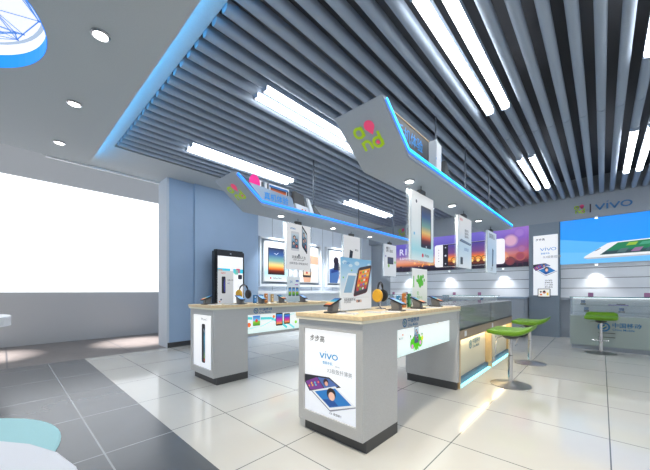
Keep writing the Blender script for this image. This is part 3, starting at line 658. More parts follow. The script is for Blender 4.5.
# ================================================================== DISPLAY ISLANDS
def island(X0, X1, Y0, Y1, lab, kind):
    t = thing('display_island', lab, 'display counter', ((X0 + X1) / 2, Y0, 0))
    yk = Y0 + .48
    b = MB(); b.box(X0, X1, Y0 + .03, Y0 + .48, .09, .92, M['laminate']); 
    # front frame around the recessed light box
    fx, fz0, fz1 = .06, .175, .845
    b.box(X0, X1, Y0, Y0 + .03, .09, fz0, M['laminate']).box(X0, X1, Y0, Y0 + .03, fz1, .92, M['laminate']).box(X0, X0 + fx, Y0, Y0 + .03, fz0, fz1, M['laminate']).box(X1 - fx, X1, Y0, Y0 + .03, fz0, fz1, M['laminate'])
    b.build('front_cabinet', t)
    MB().box(X0 + fx, X1 - fx, Y0 + .018, Y0 + .0305, fz0, fz1, M['white']).build('poster_backing', t)
    b = MB(); b.box(X0 + .03, X1 - .0, Y0 + .045, yk, 0, .09, M['plinth']); b.build('plinth', t)
    b = MB(); b.box(X0, X1 - .001, Y1 - .05, Y1, .09, .92, M['laminate']); b.box(X0 + .02, X1 - .02, Y1 - .05, Y1, 0, .0905, M['plinth']); b.build('end_panel', t)
    b = MB(); b.box(X1 - .10, X1 - .005, yk, Y1 - .05, .83, .92, M['laminate']); b.box(X0 + .005, X0 + .1, yk, Y1 - .05, .83, .92, M['laminate']); builds(b, 'apron', t)
    b = MB(); b.box(X0 - .01, X1 + .01, Y0 - .02, Y1, .92, .942, M['cream']); b.build('under_trim', t)
    b = MB(); b.box(X0 - .015, X1 + .015, Y0 - .025, Y1, .942, .972, M['wood'], .003); b.build('countertop', t)
    bx = MB(); bx.box(X1 - .17, X1 - .10, yk, Y1 - .05, .565, .9, M['white']); lb = bx.build('light_box', t)
    if kind != 'clover': MB().box(X1 - .17, X1 - .08, yk, Y1 - .05, .53, .565, M['laminate']).build('bottom_rail', t)
    lw = Y1 - .05 - yk; a = Art((X1 - .099, yk, .565), **UY)
    a.vgrad(0, 0, lw, .265, [(0, rgb(225, 248, 246)), (.5, rgb(245, 253, 252)), (1, rgb(240, 250, 250))], 1)
    if kind == 'clover':
        g = rgb(90, 200, 30); 
        for (cx, cy, r) in ((.44, .085, .05), (.52, .06, .045), (.60, .085, .05), (.47, .12, .035), (.57, .13, .035), (.52, .1, .045)): a.circ(cx + .02, cy, r, g, 2)
        for cx in (.42, .50, .66): a.circ(cx, .16, .012, rgb(60, 150, 30), 2); a.stroke([(cx, .16), (cx + .01, .1)], .008, rgb(60, 150, 30), 2)
        a.phone(.535, .17, .085, .17, rgb(70, 80, 110), 'people', 4); a.circ(.45, .06, .022, rgb(230, 150, 220), 4); a.circ(.62, .08, .022, rgb(230, 150, 220), 4); a.circ(.66, .12, .025, rgb(220, 230, 60), 4)
        a.text('MUSIC', .20, .15, .03, rgb(150, 160, 160), 2); a.circ(.27, .19, .01, rgb(225, 120, 60), 2); a.rect(1.02, .235, 1.06, .264, rgb(240, 180, 30), 2); a.text('和你一起', .48, .015, .03, rgb(120, 190, 90), 2)
    else:
        c = rgb(90, 215, 220)
        a.stroke([(.0, .22), (.2, .2), (.45, .19), (.62, .12), (.75, .03)], .035, c, 2); a.stroke([(.5, .17), (.78, .09), (.9, .01)], .03, rgb(130, 228, 232), 2); a.stroke([(0, .06), (.3, .09), (.6, .2), (.9, .23)], .01, rgb(170, 236, 238), 2)
        a.circ(.08, .12, .03, rgb(240, 110, 50), 3); a.phone(.20, .17, .14, .18, rgb(235, 240, 245), 'garden', 3); a.circ(.5, .21, .022, rgb(245, 130, 60), 3)
        a.phone(.60, .165, .13, .19, rgb(30, 34, 44), 'violet', 4); a.phone(.75, .165, .12, .16, rgb(30, 34, 44), 'violet', 4); a.circ(.93, .1, .025, rgb(140, 220, 60), 3)
        a.phone(1.06, .17, .10, .16, rgb(60, 64, 70), 'people', 4)
    a.build('side_print', t, PRINT_LIT)
    a = Art((X1 - .0045, yk + .085, .845), **UY); c = rgb(10, 100, 150); a.cm_logo(.045, .036, .038, c, .5); a.text('中国移动', .10, .036, .055, c, .5); a.text('China Mobile', .10, .0, .036, c, .5)
    a.build('lettering', t, PRINT)
    # front print
    a = Art((X0 + fx, Y0 + .0175, fz0), **UX); w_, h_ = X1 - X0 - 2 * fx, fz1 - fz0
    a.vgrad(0, 0, w_, h_, [(0, rgb(228, 234, 243)), (.5, rgb(246, 249, 252)), (1, rgb(250, 252, 253))], 1)
    if kind == 'clover':
        a.text('步步高', .06, .575, .055, rgb(70, 66, 60), 2); a.vivo(.17, .45, .038, rgb(20, 145, 205), 2, .0105); a.text('智能手机', .20, .405, .026, rgb(40, 150, 200), 2); a.text('X510w', .33, .395, .016, rgb(150, 155, 160), 2)
        a.text('X3极致纤薄美', .245, .345, .040, rgb(165, 168, 172), 2)
        tablets(a, .0, .06, .54)
        a.text('X3t  影音随行', .27, .028, .02, INK, 2)
    else:
        a.text('iPhone 5', .22, .60, .05, rgb(130, 134, 140), 2); a.rrect(.24, .06, .335, .555, .02, rgb(26, 30, 36), 2)
        a.vgrad(.30, .12, .33, .5, [(0, rgb(120, 160, 90)), (.3, rgb(60, 110, 140)), (.7, rgb(70, 150, 180)), (1, rgb(30, 60, 90))], 3); a.poly([(.285, .50), (.32, .44), (.32, .47)], rgb(190, 196, 200), 4); a.circ(.318, .10, .018, rgb(160, 60, 40), 4)
    a.build('front_print', t, PRINT_LIT)
    return t
AX0, AX1 = -1.875, -1.218; BX0, BX1 = -4.08, -3.44
island(AX0, AX1, 1.70, 3.62, 'near grey display island with wood top and tablet poster on its front', 'clover')
island(BX0, BX1, 1.73, 3.95, 'far grey display island with wood top and tall black phone poster on its front', 'wave')

# ---- canopies
RODS_B = (3.72, 5.05, 6.45)
def canopy(X0, X1, Y1, lab, kind):
    Y0 = 1.95
    t = thing('hanging_canopy', lab, 'canopy', ((X0 + X1) / 2, 2.38, 2.3))
    prof = [(2.38, 2.30), (1.94, 2.635), (2.02, 2.655), (2.385, 2.385), (Y1, 2.385), (Y1, 2.30)]
    b = MB(); b.prism([(X0, y, z) for y, z in prof], (X1 - X0, 0, 0), M['canopy'], .008); b.build('shelf_body', t, True)
    c1, c2 = (M['led'], M['ledblue']) if kind == 'a' else (M['ledsky'], M['ledblue'])
    for xx, s in ((X1, 1), (X0, -1)):
        b = MB(); d = .006 * s
        def strip(p, q, wd, m, dd):
            P, Q = Vector((0, *p)), Vector((0, *q)); n = (Q - P).normalized().cross(Vector((1, 0, 0))) * wd
            b.prism([(xx, P.y, P.z), (xx, Q.y, Q.z), (xx, Q.y + n.y, Q.z + n.z), (xx, P.y + n.y, P.z + n.z)], (dd, 0, 0), m)
        strip((2.02, 2.648), (2.38, 2.380), .024, c1, d); strip((2.38, 2.380), (Y1, 2.380), .024, c1, d)
        strip((2.003, 2.628), (2.368, 2.358), .018, c2, d); strip((2.368, 2.356), (Y1, 2.356), .018, c2, d)
        builds(b, 'light_strip', t)
    # end logo on the sloping face
    V = Vector((0, 1.94 - 2.38, .335)).normalized(); a = Art((X0 + (X1 - X0) * .30, 2.38, 2.30), U=(1, 0, 0), V=V)
    a.T = lambda x, y: (x - .03, y + .185)
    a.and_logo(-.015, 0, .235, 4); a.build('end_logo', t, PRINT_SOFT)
    # hanger rods
    for i, yy in enumerate((3.82, 4.96, 6.3) if kind == 'a' else RODS_B):
        b = MB(); b.tube([(X0 + .12, yy, 2.38), (X0 + .12, yy, 3.9)], .011, M['rod'], 8); b.build('hanger_rod', t, True)
    return t
CA0, CA1 = -1.70, -1.22; CB0, CB1 = -3.84, -3.36
canopy(CA0, CA1, 6.44, 'near hanging grey canopy shelf with cyan light line, over the near island', 'a')
canopy(CB0, CB1, 6.75, 'far hanging grey canopy shelf with blue light line, over the far island', 'b')
for i, y in enumerate((2.88, 4.08, 5.25)):
    downlight(-1.47, y, 2.30, ('nearest', 'middle', 'farthest')[i] + ' small downlight under the near canopy', .045, 48, (1, .94, .84), 2.2)
    downlight(-3.58, y, 2.30, ('nearest', 'middle', 'farthest')[i] + ' small downlight under the far canopy', .045, 60, (.98, .98, 1), 2.2)
# things standing on the near canopy
t = thing('canopy_sign', 'dark sloping sign board with big blue characters on the near canopy', 'sign', (-1.30, 2.7, 2.386))
b = MB(); b.prism([(-1.345, 2.46, 2.388), (-1.345, 3.02, 2.388), (-1.345, 3.02, 2.70), (-1.345, 2.07, 2.70)], (.02, 0, 0), M['darkgrey']); b.build('board', t)
b = MB(); b.box(-1.35, -1.32, 2.07, 3.02, 2.70, 2.71, M['woodgold']); b.build('top_rail', t)
MB().box(-1.325, -1.29, 2.50, 2.97, 2.387, 2.44, M['silver']).build('silver_foot', t)
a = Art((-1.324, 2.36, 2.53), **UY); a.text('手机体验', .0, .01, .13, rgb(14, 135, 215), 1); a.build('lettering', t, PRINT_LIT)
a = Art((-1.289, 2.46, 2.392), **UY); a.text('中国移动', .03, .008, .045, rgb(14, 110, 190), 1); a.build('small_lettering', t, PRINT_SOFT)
t = thing('folded_box', 'white folded box leaning on the near canopy beside the dark sign', 'box', (-1.3, 3.0, 2.386))
b = MB(); b.prism([(-1.345, 3.03, 2.387), (-1.345, 3.15, 2.387), (-1.345, 3.16, 2.68), (-1.345, 3.03, 2.71)], (.10, 0, 0), M['white'], .004); b.build('box_body', t)
a = Art((-1.249, 3.0, 2.5), **UY); a.rect(.02, .0, .05, .022, rgb(14, 130, 205), 1); a.build('blue_mark', t, PRINT)
t = thing('blue_tag', 'small blue tag card standing on the near canopy right of the white box', 'card', (-1.3, 3.2, 2.386))
MB().box(-1.31, -1.30, 3.18, 3.26, 2.387, 2.60, M['darkgrey']).build('holder', t); MB().box(-1.30, -1.29, 3.18, 3.27, 2.56, 2.66, M['signblue']).build('card', t)
t = thing('dark_cone', 'dark pointed piece standing on the near canopy right of the blue tag', 'display piece', (-1.33, 3.45, 2.386))
MB().prism([(-1.38, 3.29, 2.387), (-1.38, 3.62, 2.387), (-1.38, 3.47, 2.5), (-1.38, 3.38, 2.62), (-1.38, 3.34, 2.5)], (.10, 0, 0), M['darkgrey'], .004).build('body', t)
# things standing on the far canopy
t = thing('canopy_sign', 'silver sloping sign with four blue characters on the far canopy', 'sign', (-3.45, 2.75, 2.386))
b = MB(); b.prism([(-3.44, 2.47, 2.387), (-3.44, 3.04, 2.387), (-3.44, 2.98, 2.56), (-3.44, 2.22, 2.60)], (-.02, 0, 0), M['silver']); b.build('board', t)
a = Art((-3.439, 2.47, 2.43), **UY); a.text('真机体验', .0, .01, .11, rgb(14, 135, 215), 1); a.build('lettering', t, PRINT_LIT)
t = thing('magenta_disc', 'upright magenta oval disc at the front of the far canopy', 'sign', (-3.5, 2.32, 2.45))
b = MB(); b.prism([(-3.50, 2.36 + .085 * math.cos(i * PI / 12), 2.64 + .115 * math.sin(i * PI / 12)) for i in range(24)], (-.02, 0, 0), M['magenta']); b.build('disc', t); MB().box(-3.52, -3.50, 2.42, 2.45, 2.387, 2.57, M['silver']).build('foot', t)
for i, (y, lab) in enumerate(((2.50, 'leftmost white edge card behind the silver canopy sign'), (2.60, 'second white card behind the silver canopy sign'))):
    t = thing('display_card', lab, 'card', (-3.6, y, 2.386), 'cards standing on the far canopy')
    MB().box(-3.62, -3.605, y, y + .06, 2.387, 2.74, M['white'], .002).build('card', t); MB().box(-3.605, -3.60, y + .04, y + .06, 2.4, 2.73, M['darkgrey']).build('spine', t)
t = thing('sunset_picture', 'sunset-striped picture card with blue header standing on the far canopy', 'picture', (-3.6, 2.85, 2.386))
MB().box(-3.62, -3.605, 2.68, 3.06, 2.387, 2.74, M['white'], .002).build('card', t)
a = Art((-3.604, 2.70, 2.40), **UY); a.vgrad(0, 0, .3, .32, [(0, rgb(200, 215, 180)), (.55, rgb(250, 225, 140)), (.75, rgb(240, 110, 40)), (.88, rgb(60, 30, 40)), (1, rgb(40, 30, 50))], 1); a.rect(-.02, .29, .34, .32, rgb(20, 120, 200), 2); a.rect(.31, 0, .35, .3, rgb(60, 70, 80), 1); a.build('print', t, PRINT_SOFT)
t = thing('grey_phone_box', 'dark grey phone-shaped box with white base on the far canopy', 'box', (-3.48, 3.2, 2.386))
MB().prism([(-3.46, 3.02, 2.50), (-3.46, 3.28, 2.47), (-3.46, 3.24, 2.66), (-3.46, 3.04, 2.69)], (-.06, 0, 0), M['darkgrey'], .006).build('body', t)
MB().prism([(-3.45, 3.10, 2.387), (-3.45, 3.36, 2.387), (-3.45, 3.32, 2.48), (-3.45, 3.05, 2.50)], (-.08, 0, 0), M['white'], .003).build('base', t)
a = Art((-3.449, 3.15, 2.42), **UY); a.circ(.05, .0, .018, rgb(230, 110, 50), 1); a.circ(.12, 0, .018, rgb(230, 110, 50), 1); a.build('orange_dots', t, PRINT)
for i, y in enumerate((3.40, 3.52)):
    t = thing('leaning_card', ('steep white' if i == 0 else 'lower grey') + ' leaning card right of the dark phone box on the far canopy', 'card', (-3.48, y, 2.386))
    MB().prism([(-3.46, y, 2.387), (-3.46, y + .09 + .08 * i, 2.387), (-3.46, y - .03, 2.62 - .08 * i), (-3.46, y - .08, 2.64 - .08 * i)], (-.04, 0, 0), M['white'] if i == 0 else M['midgrey'], .002).build('card', t)

# ---- hanging posters
def hanging(xc, y0, y1, z0, z1, lab, fn, grp):
    t = thing('hanging_poster', lab, 'hanging poster', (xc, (y0 + y1) / 2, z0), grp)
    MB().box(xc - .022, xc + .022, y0 - .03, y1 + .03, z0 - .02, z1 + .01, M['acrylic']).build('acrylic_sleeve', t)
    MB().box(xc - .008, xc + .008, y0, y1, z0, z1, M['white']).build('card', t)
    ym = (y0 + y1) / 2; b = MB(); b.box(xc - .026, xc + .026, ym - .06, ym + .06, z1, z1 + .05, M['darkgrey'], .003); b.tube([(xc, ym, z1 + .04), (xc, ym, 2.302)], .006, M['rod'], 8); b.build('clip', t)
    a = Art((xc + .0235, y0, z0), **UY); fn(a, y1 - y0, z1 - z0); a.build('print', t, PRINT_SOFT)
def hp_sunset(a, w, h):
    a.vgrad(0, 0, w, h, [(0, rgb(238, 250, 252)), (.15, rgb(170, 228, 238)), (.4, rgb(235, 246, 250)), (1, rgb(248, 250, 252))], 0)
    a.rrect(w * .40, h * .20, w * .88, h * .83, .015, rgb(30, 34, 44), 1); a.vgrad(w * .43, h * .24, w * .85, h * .82, SUNSET, 2); a.circ(w * .64, h * .22, .012, rgb(230, 230, 240), 2)
    a.circ(w * .2, h * .86, .018, rgb(40, 50, 80), 1); a.circ(w * .48, h * .08, .022, rgb(225, 40, 70), 1); a.text('Note', w * .58, h * .065, .05, INK, 1); a.rect(w * .08, h * .36, w * .14, h * .4, rgb(120, 200, 240), 1)
def hp_tablet(a, w, h):
    a.vgrad(0, 0, w, h, [(0, rgb(240, 246, 250)), (.4, rgb(205, 228, 242)), (.7, rgb(240, 245, 248)), (1, rgb(248, 249, 250))], 0)
    a.text('NEW', w * .08, h * .90, .05, rgb(225, 60, 50), 1); a.poly([(w * .06, h * .50), (w * .90, h * .47), (w * .97, h * .51), (w * .16, h * .55)], rgb(40, 44, 52), 1); a.poly([(w * .14, h * .51), (w * .86, h * .485), (w * .9, h * .505), (w * .2, h * .535)], rgb(130, 150, 170), 2)
    for i in range(3): a.text('智能平板', w * .45, h * (.72 - .06 * i), .04, INK, 1)
    a.text('轻薄随身', w * .4, h * .34, .05, rgb(120, 150, 190), 1); a.rrect(w * .12, h * .06, w * .3, h * .2, .01, rgb(40, 44, 52), 1)
def hp_slim(a, w, h):
    a.vgrad(0, 0, w, h, [(0, rgb(215, 230, 242)), (.5, rgb(190, 214, 234)), (1, rgb(228, 238, 246))], 0)
    a.text('旗舰新品', w * .15, h * .84, .09, INK, 1); a.poly([(w * .45, h * .14), (w * .60, h * .16), (w * .66, h * .56), (w * .50, h * .60)], rgb(40, 48, 66), 1); a.poly([(w * .52, h * .2), (w * .59, h * .21), (w * .63, h * .52), (w * .54, h * .54)], rgb(90, 120, 160), 2)
    a.text('上市', w * .3, h * .05, .07, INK, 1)
def hp_people(a, w, h):
    a.rect(0, 0, w, h, rgb(247, 248, 250), 0); a.vivo(w * .14, h * .875, .022, BLU, 1, .008)
    a.phone(w * .34, h * .62, w * .34, h * .42, rgb(215, 218, 224), 'people', 1)
    old = a.T; a.T = lambda x, y: (x * .52 + w * .48, y + (x - w * .5) * -.55); a.phone(w * .5, h * .68, w * .44, h * .48, rgb(36, 38, 44), 'people', 1); a.T = old
    a.circ(w * .5, h * .32, .018, rgb(50, 60, 90), 1); a.text('双面精彩人生', w * .5, h * .245, .05, INK, 1, 'c'); a.text('Smart phone style', w * .5, h * .20, .032, INK, 1, 'c'); a.text('全新高清大屏智能手机', w * .5, h * .115, .04, rgb(130, 134, 140), 1, 'c')
def hp_small(a, w, h):
    a.vgrad(0, 0, w, h, [(0, rgb(250, 236, 190)), (.2, rgb(245, 246, 246)), (1, rgb(246, 247, 249))], 0)
    a.poly([(w * .3, h * .35), (w * .48, h * .33), (w * .55, h * .6), (w * .36, h * .63)], rgb(30, 36, 48), 1); a.text('M35c', w * .68, h * .62, .05, INK, 1)
    for i in range(6): a.circ(w * (.15 + .13 * i), h * (.27 + .03 * (i % 3)), .03, [rgb(240, 190, 60), rgb(240, 220, 130), rgb(120, 190, 220)][i % 3], 1)
def hp_black(a, w, h):
    a.rect(0, 0, w, h, rgb(240, 246, 252), 0); a.text('M811', w * .15, h * .84, .08, INK, 1); a.text('超值首选', w * .15, h * .76, .07, INK, 1)
    a.rrect(w * .25, h * .38, w * .75, h * .60, .01, rgb(50, 60, 80), 1); a.rect(w * .28, h * .42, w * .72, h * .57, rgb(70, 84, 110), 2)
    a.circ(w * .35, h * .33, .04, rgb(140, 200, 100), 1); a.circ(w * .9, h * .45, .03, rgb(150, 210, 90), 1); a.circ(w * .1, h * .62, .02, rgb(90, 100, 190), 1)
GA, GB = 'posters hanging under the near canopy', 'posters hanging under the far canopy'
hanging(-1.46, 2.86, 3.40, 1.48, 2.20, 'hanging poster of a phone with sunset screen, nearest under the near canopy', hp_sunset, GA)
hanging(-1.46, 4.24, 4.78, 1.48, 2.20, 'hanging poster with dark tablet seen edge-on, middle under the near canopy', hp_tablet, GA)
hanging(-1.46, 5.66, 6.22, 1.48, 2.20, 'pale blue hanging poster with slim dark phone, farthest under the near canopy', hp_slim, GA)
hanging(-3.58, 2.97, 3.48, 1.49, 2.21, 'white hanging poster of two phones with people pictures, nearest under the far canopy', hp_people, GB)
hanging(-3.58, 4.36, 4.87, 1.49, 2.21, 'white hanging poster with small dark phone, behind the big tabletop placard', hp_small, GB)
hanging(-3.58, 5.79, 6.30, 1.49, 2.21, 'white hanging poster with black landscape phone, in front of the dusk poster left end', hp_black, GB)

# ================================================================== items on the islands
ZT = .972
def stand(x, y, rz, lab, plab, screen, grp):
    t = thing('phone_stand', lab, 'phone stand', (x, y, ZT), grp); t.rotation_euler = (0, 0, rz); t['_o'] = [0, 0, 0]
    b = MB(); b.prism([(-.028, -.045, .012), (-.028, .035, .012), (-.028, .05, .095), (-.028, -.035, .062)], (.056, 0, 0), M['midgrey'], .003); b.build('pedestal', t)
    MB().box(-.045, .045, -.07, .06, 0, .012, M['darkgrey'], .003).build('base_plate', t)
    b = MB(); b.tube([(0, .045, .02), (.0, .07, .012), (.01, .10, .006), (.03, .13, .004)], .003, M['darkgrey'], 6); b.build('cable', t)
    p = thing('smartphone', plab, 'phone', (x, y, ZT + .083), grp + ', phones'); p['_o'] = [0, 0, 0]
    ang = math.atan2(.033, .085)
    p.rotation_euler = (ang, 0, rz)
    MB().box(-.038, .038, -.085, .075, 0, .011, M['black'], .004).build('body', p)
    a = Art((-.033, -.07, .0112), U=(1, 0, 0), V=(0, 1, 0)); 
    st = {'sunset': [(0, rgb(230, 90, 40)), (.3, rgb(240, 190, 110)), (.55, rgb(60, 170, 190)), (1, rgb(30, 70, 170))],
          'blue': [(0, rgb(60, 140, 220)), (.5, rgb(170, 215, 240)), (1, rgb(30, 90, 190))]}[screen]
    a.vgrad(0, 0, .066, .13, st, 1); a.build('screen', p, PRINT_LIT)
    del t['_o'], p['_o']
def brochure(x, y, rz, lab, col=WH, n=1):
    t = thing('brochure', lab, 'leaflet', (x, y, ZT), 'leaflets lying on the islands'); t.rotation_euler = (0, 0, rz); t['_o'] = [0, 0, 0]
    MB().box(-.075, .075, -.05, .05, 0, .008, M['white'], .002).build('pages', t)
    a = Art((-.07, -.045, .0084), U=(1, 0, 0), V=(0, 1, 0)); a.rect(0, 0, .14, .09, col, 1); a.rect(.01, .05, .06, .08, rgb(120, 130, 150), 2); a.rect(.07, .01, .13, .04, rgb(190, 195, 205), 2); a.build('cover', t, PRINT)
    del t['_o']
def headphones(x, y, lab, s=1.0, rz=0):
    t = thing('headphones', lab, 'headphones', (x, y, ZT)); t.rotation_euler = (0, 0, rz); t['_o'] = [0, 0, 0]; t.scale = (s, s, s)
    b = MB(); pts = [(0, .085 * math.cos(a_), .17 + .10 * math.sin(a_)) for a_ in [PI * k / 14 for k in range(15)]]
    b.tube(pts, [.007] * 3 + [.011] * 9 + [.007] * 3, M['black'], 10); b.build('headband', t, True)
    b = MB()
    for sgn, m in ((-1, M['yellow']), (1, M['black'])):
        b = MB(); prof = [(.02, -.024), (.045, -.022), (.052, -.01), (.052, .012), (.044, .022), (.015, .024)]
        b.lathe(prof, (0, 0, 0), m, 28); 
        b.build('ear_cup', t, True, Matrix.Translation((0, sgn * .088, .135)) @ Matrix.Rotation(PI / 2, 4, 'X') @ Matrix.Diagonal((1, 1.25, 1, 1)))
    b = MB(); b.tube([(0, 0, .01), (0, 0, .255)], .006, M['chrome'], 10); b.lathe([(.055, 0), (.055, .008), (.01, .014)], (0, 0, 0), M['chrome'], 28); b.tube([(0, -.03, .258), (0, .03, .258)], .008, M['chrome'], 10); b.build('stand', t, True)
    b = MB(); b.tube([(0, -.088, .08), (.01, -.09, .04), (.03, -.06, .006), (.06, 0, .004)], .0025, M['black'], 6); b.build('cable', t)
    del t['_o']
def boxes(x, y, specs, where):
    for i, (dx, dy, wd, ht, c, nm) in enumerate(specs):
        t = thing('accessory_box', '%s upright accessory box, %s' % (nm, where), 'box', (x + dx, y + dy, ZT), 'small coloured boxes on the islands')
        MB().box(x + dx - .012, x + dx + .012, y + dy - wd / 2, y + dy + wd / 2, ZT, ZT + ht, mat('card_' + nm, c, .5), .002).build('carton', t)
        a = Art((x + dx + .0125, y + dy - wd / 2, ZT), **UY); a.rect(wd * .2, ht * .2, wd * .8, ht * .55, tuple(min(1, q * 1.7 + .1) for q in c), 1); a.circ(wd * .5, ht * .75, wd * .18, (.9, .9, .88), 1); a.build('label', t, PRINT)

# near island
stand(-1.605, 1.83, 0, 'grey phone stand at the near left corner of the near island', 'tilted phone with rainbow screen at the near end of the near island', 'sunset', 'phone stands')
stand(-1.35, 2.40, PI / 2, 'grey phone stand on the near island, beside the yellow headphones', 'tilted phone on the near island next to the yellow headphones', 'blue', 'phone stands')
stand(-1.37, 2.86, PI / 2, 'grey phone stand in the middle right of the near island', 'tilted phone in front of the green clover placard', 'sunset', 'phone stands')
stand(-1.40, 3.38, PI / 2, 'last grey phone stand at the far end of the near island', 'tilted phone at the far end of the near island', 'sunset', 'phone stands')
brochure(-1.44, 1.81, .3, 'open leaflet beside the nearest phone stand on the near island', rgb(225, 232, 240))
brochure(-1.36, 2.06, .2, 'leaflet right of the big placard on the near island', rgb(205, 210, 216))
brochure(-1.30, 2.22, .3, 'small leaflet near the counter edge below the headphones', rgb(235, 235, 235))
brochure(-1.30, 2.58, .3, 'leaflet between the second and third phone stands of the near island')
brochure(-1.30, 3.08, .3, 'leaflet between the third and last phone stands of the near island')
brochure(-1.33, 3.56, .1, 'leaflet at the far edge of the near island')
headphones(-1.62, 2.56, 'yellow and black headphones on a chrome stand, near island', .98, .25)
boxes(-1.60, 2.98, ((0, -.10, .05, .13, rgb(60, 140, 190), 'blue'), (.03, -.03, .05, .15, rgb(200, 120, 50), 'orange'), (0, .04, .045, .16, rgb(210, 190, 150), 'beige'), (.02, .11, .045, .15, rgb(50, 120, 70), 'green')), 'near island between phone stands')
# big tabletop placard
def placard(x, y0, y1, z1, lab, fn, m=None):
    t = thing('tabletop_placard', lab, 'placard', (x, (y0 + y1) / 2, ZT))
    MB().box(x - .015, x + .004, y0, y1, ZT, z1, M['acrylic']).build('acrylic_stand', t)
    MB().box(x - .004, x + .002, y0 + .006, y1 - .006, ZT + .02, z1 - .006, M['white'] if m is None else m).build('card', t)
    MB().box(x - .045, x + .045, y0, y1, ZT, ZT + .006, M['acrylic']).build('foot', t)
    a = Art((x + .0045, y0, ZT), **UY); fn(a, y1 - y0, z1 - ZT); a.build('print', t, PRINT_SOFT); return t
def pl_vivo(a, w, h):
    a.vgrad(.004, .01, w - .004, h - .004, [(0, rgb(248, 250, 252)), (.28, rgb(240, 247, 252)), (.6, rgb(190, 222, 244)), (1, rgb(120, 184, 228))], 1)
    for (cx, cy, r) in ((.12, .9, .07), (.3, .85, .06), (.5, .9, .08), (.7, .8, .07), (.2, .6, .05), (.9, .9, .05)): a.circ(w * cx, h * cy, r * w, rgb(205, 230, 246), 2, ry=r * w * .5)
    a.vivo(w * .10, h * .87, .016, rgb(40, 130, 200), 3, .005)
    for (cx, cy) in ((.08, .62), (.33, .76), (.5, .7)): a.circ(w * cx, h * cy, .008, rgb(120, 200, 50), 3)
    a.T = lambda x, y: (x + (y - h * .45) * .42, y); a.phone(w * .25, h * .50, w * .28, h * .42, rgb(238, 243, 247), rgb(140, 182, 212), 3)
    a.T = lambda x, y: (x + (y - h * .5) * .30, y + (x - w * .6) * .18); a.phone(w * .66, h * .57, w * .46, h * .56, rgb(150, 60, 90), (.2, .2, .2), 5); a.phone(w * .655, h * .575, w * .44, h * .55, rgb(56, 50, 58), 'icons', 7)
    a.T = None
    a.text('炫彩智能手机', w * .1, h * .19, .028, INK, 3); a.text('时尚新体验', w * .1, h * .15, .02, rgb(130, 134, 140), 3)
    for i, c in enumerate((rgb(200, 150, 130), rgb(90, 70, 70), rgb(220, 190, 170))): a.circ(w * (.50 + .06 * i), h * .18, .014, c, 3); 
    a.rect(w * .08, h * .25, w * .9, h * .255, rgb(200, 205, 210), 3)
placard(-1.66, 1.98, 2.455, 1.45, 'large blue and white phone placard standing on the near island', pl_vivo)
def pl_clover(a, w, h):
    g = rgb(90, 195, 40); a.vgrad(0, 0, w, h, [(0, rgb(215, 225, 212)), (.5, rgb(240, 246, 240)), (1, rgb(248, 250, 250))], 1)
    for (cx, cy, r) in ((.42, .66, .045), (.56, .74, .05), (.5, .58, .05), (.64, .62, .045), (.38, .78, .03), (.7, .8, .03), (.3, .68, .025), (.78, .7, .025)): a.circ(w * cx, h * cy, r * .78, g, 2, ry=r * .8)
    a.rect(w * .06, h * .5, w * .12, h * .8, g, 2); a.text('和', w * .3, h * .30, .05, g, 2); a.text('移动 4G', w * .3, h * .2, .04, rgb(150, 200, 120), 2)
placard(-1.60, 3.19, 3.59, 1.415, 'slim clear placard with bright green clover on the near island', pl_clover, M['acrylic'])
# far island
stand(-3.83, 1.84, 0, 'grey phone stand at the near left corner of the far island', 'tilted phone at the near end of the far island', 'sunset', 'phone stands')
stand(-3.575, 2.17, PI / 2, 'grey phone stand right of the white placard of the far island', 'tilted phone right of the white placard on the far island', 'blue', 'phone stands')
stand(-3.55, 2.50, PI / 2, 'grey phone stand beside the headphones of the far island', 'tilted phone beside the headphones of the far island', 'blue', 'phone stands')
stand(-3.57, 2.88, PI / 2, 'grey phone stand right of the coloured boxes of the far island', 'tilted phone right of the coloured boxes of the far island', 'sunset', 'phone stands')
stand(-3.57, 3.32, PI / 2, 'last grey phone stand at the far end of the far island', 'tilted phone at the far end of the far island', 'blue', 'phone stands')
brochure(-3.66, 1.86, .3, 'leaflet beside the first phone stand of the far island')
brochure(-3.53, 2.02, .3, 'leaflet beside the white placard foot of the far island')
brochure(-3.52, 2.68, .3, 'leaflet below the coloured boxes of the far island')
brochure(-3.52, 3.08, .3, 'leaflet below the four-phone acrylic placard')
headphones(-3.70, 2.31, 'gold and black headphones on a stand, far island', .98, .2)
boxes(-3.74, 2.74, ((0, -.22, .05, .12, rgb(50, 120, 175), 'navy'), (.02, -.12, .05, .12, rgb(70, 150, 200), 'azure'), (0, -.02, .05, .14, rgb(205, 130, 60), 'amber'), (.02, .08, .045, .13, rgb(200, 170, 120), 'tan')), 'far island behind phone stands')
def pl_iphone(a, w, h):
    a.vgrad(.003, .01, w - .003, h - .003, [(0, rgb(215, 220, 226)), (1, rgb(236, 238, 240))], 1); a.text('NEW', w * .2, h * .90, .03, rgb(225, 70, 50), 2)
    a.rrect(w * .24, h * .32, w * .48, h * .82, .012, rgb(26, 28, 40), 2); a.poly([(w * .40, h * .34), (w * .46, h * .45), (w * .42, h * .80), (w * .36, h * .6)], rgb(60, 70, 170), 3)
    a.text('全新上市', w * .6, h * .70, .022, INK, 2); a.text('4G', w * .6, h * .6, .03, rgb(120, 130, 190), 2); a.circ(w * .2, h * .14, .012, rgb(40, 60, 100), 2); a.circ(w * .12, h * .08, .01, rgb(220, 110, 60), 2)
placard(-3.72, 1.93, 2.16, 1.425, 'white placard with a dark phone standing on the far island', pl_iphone)
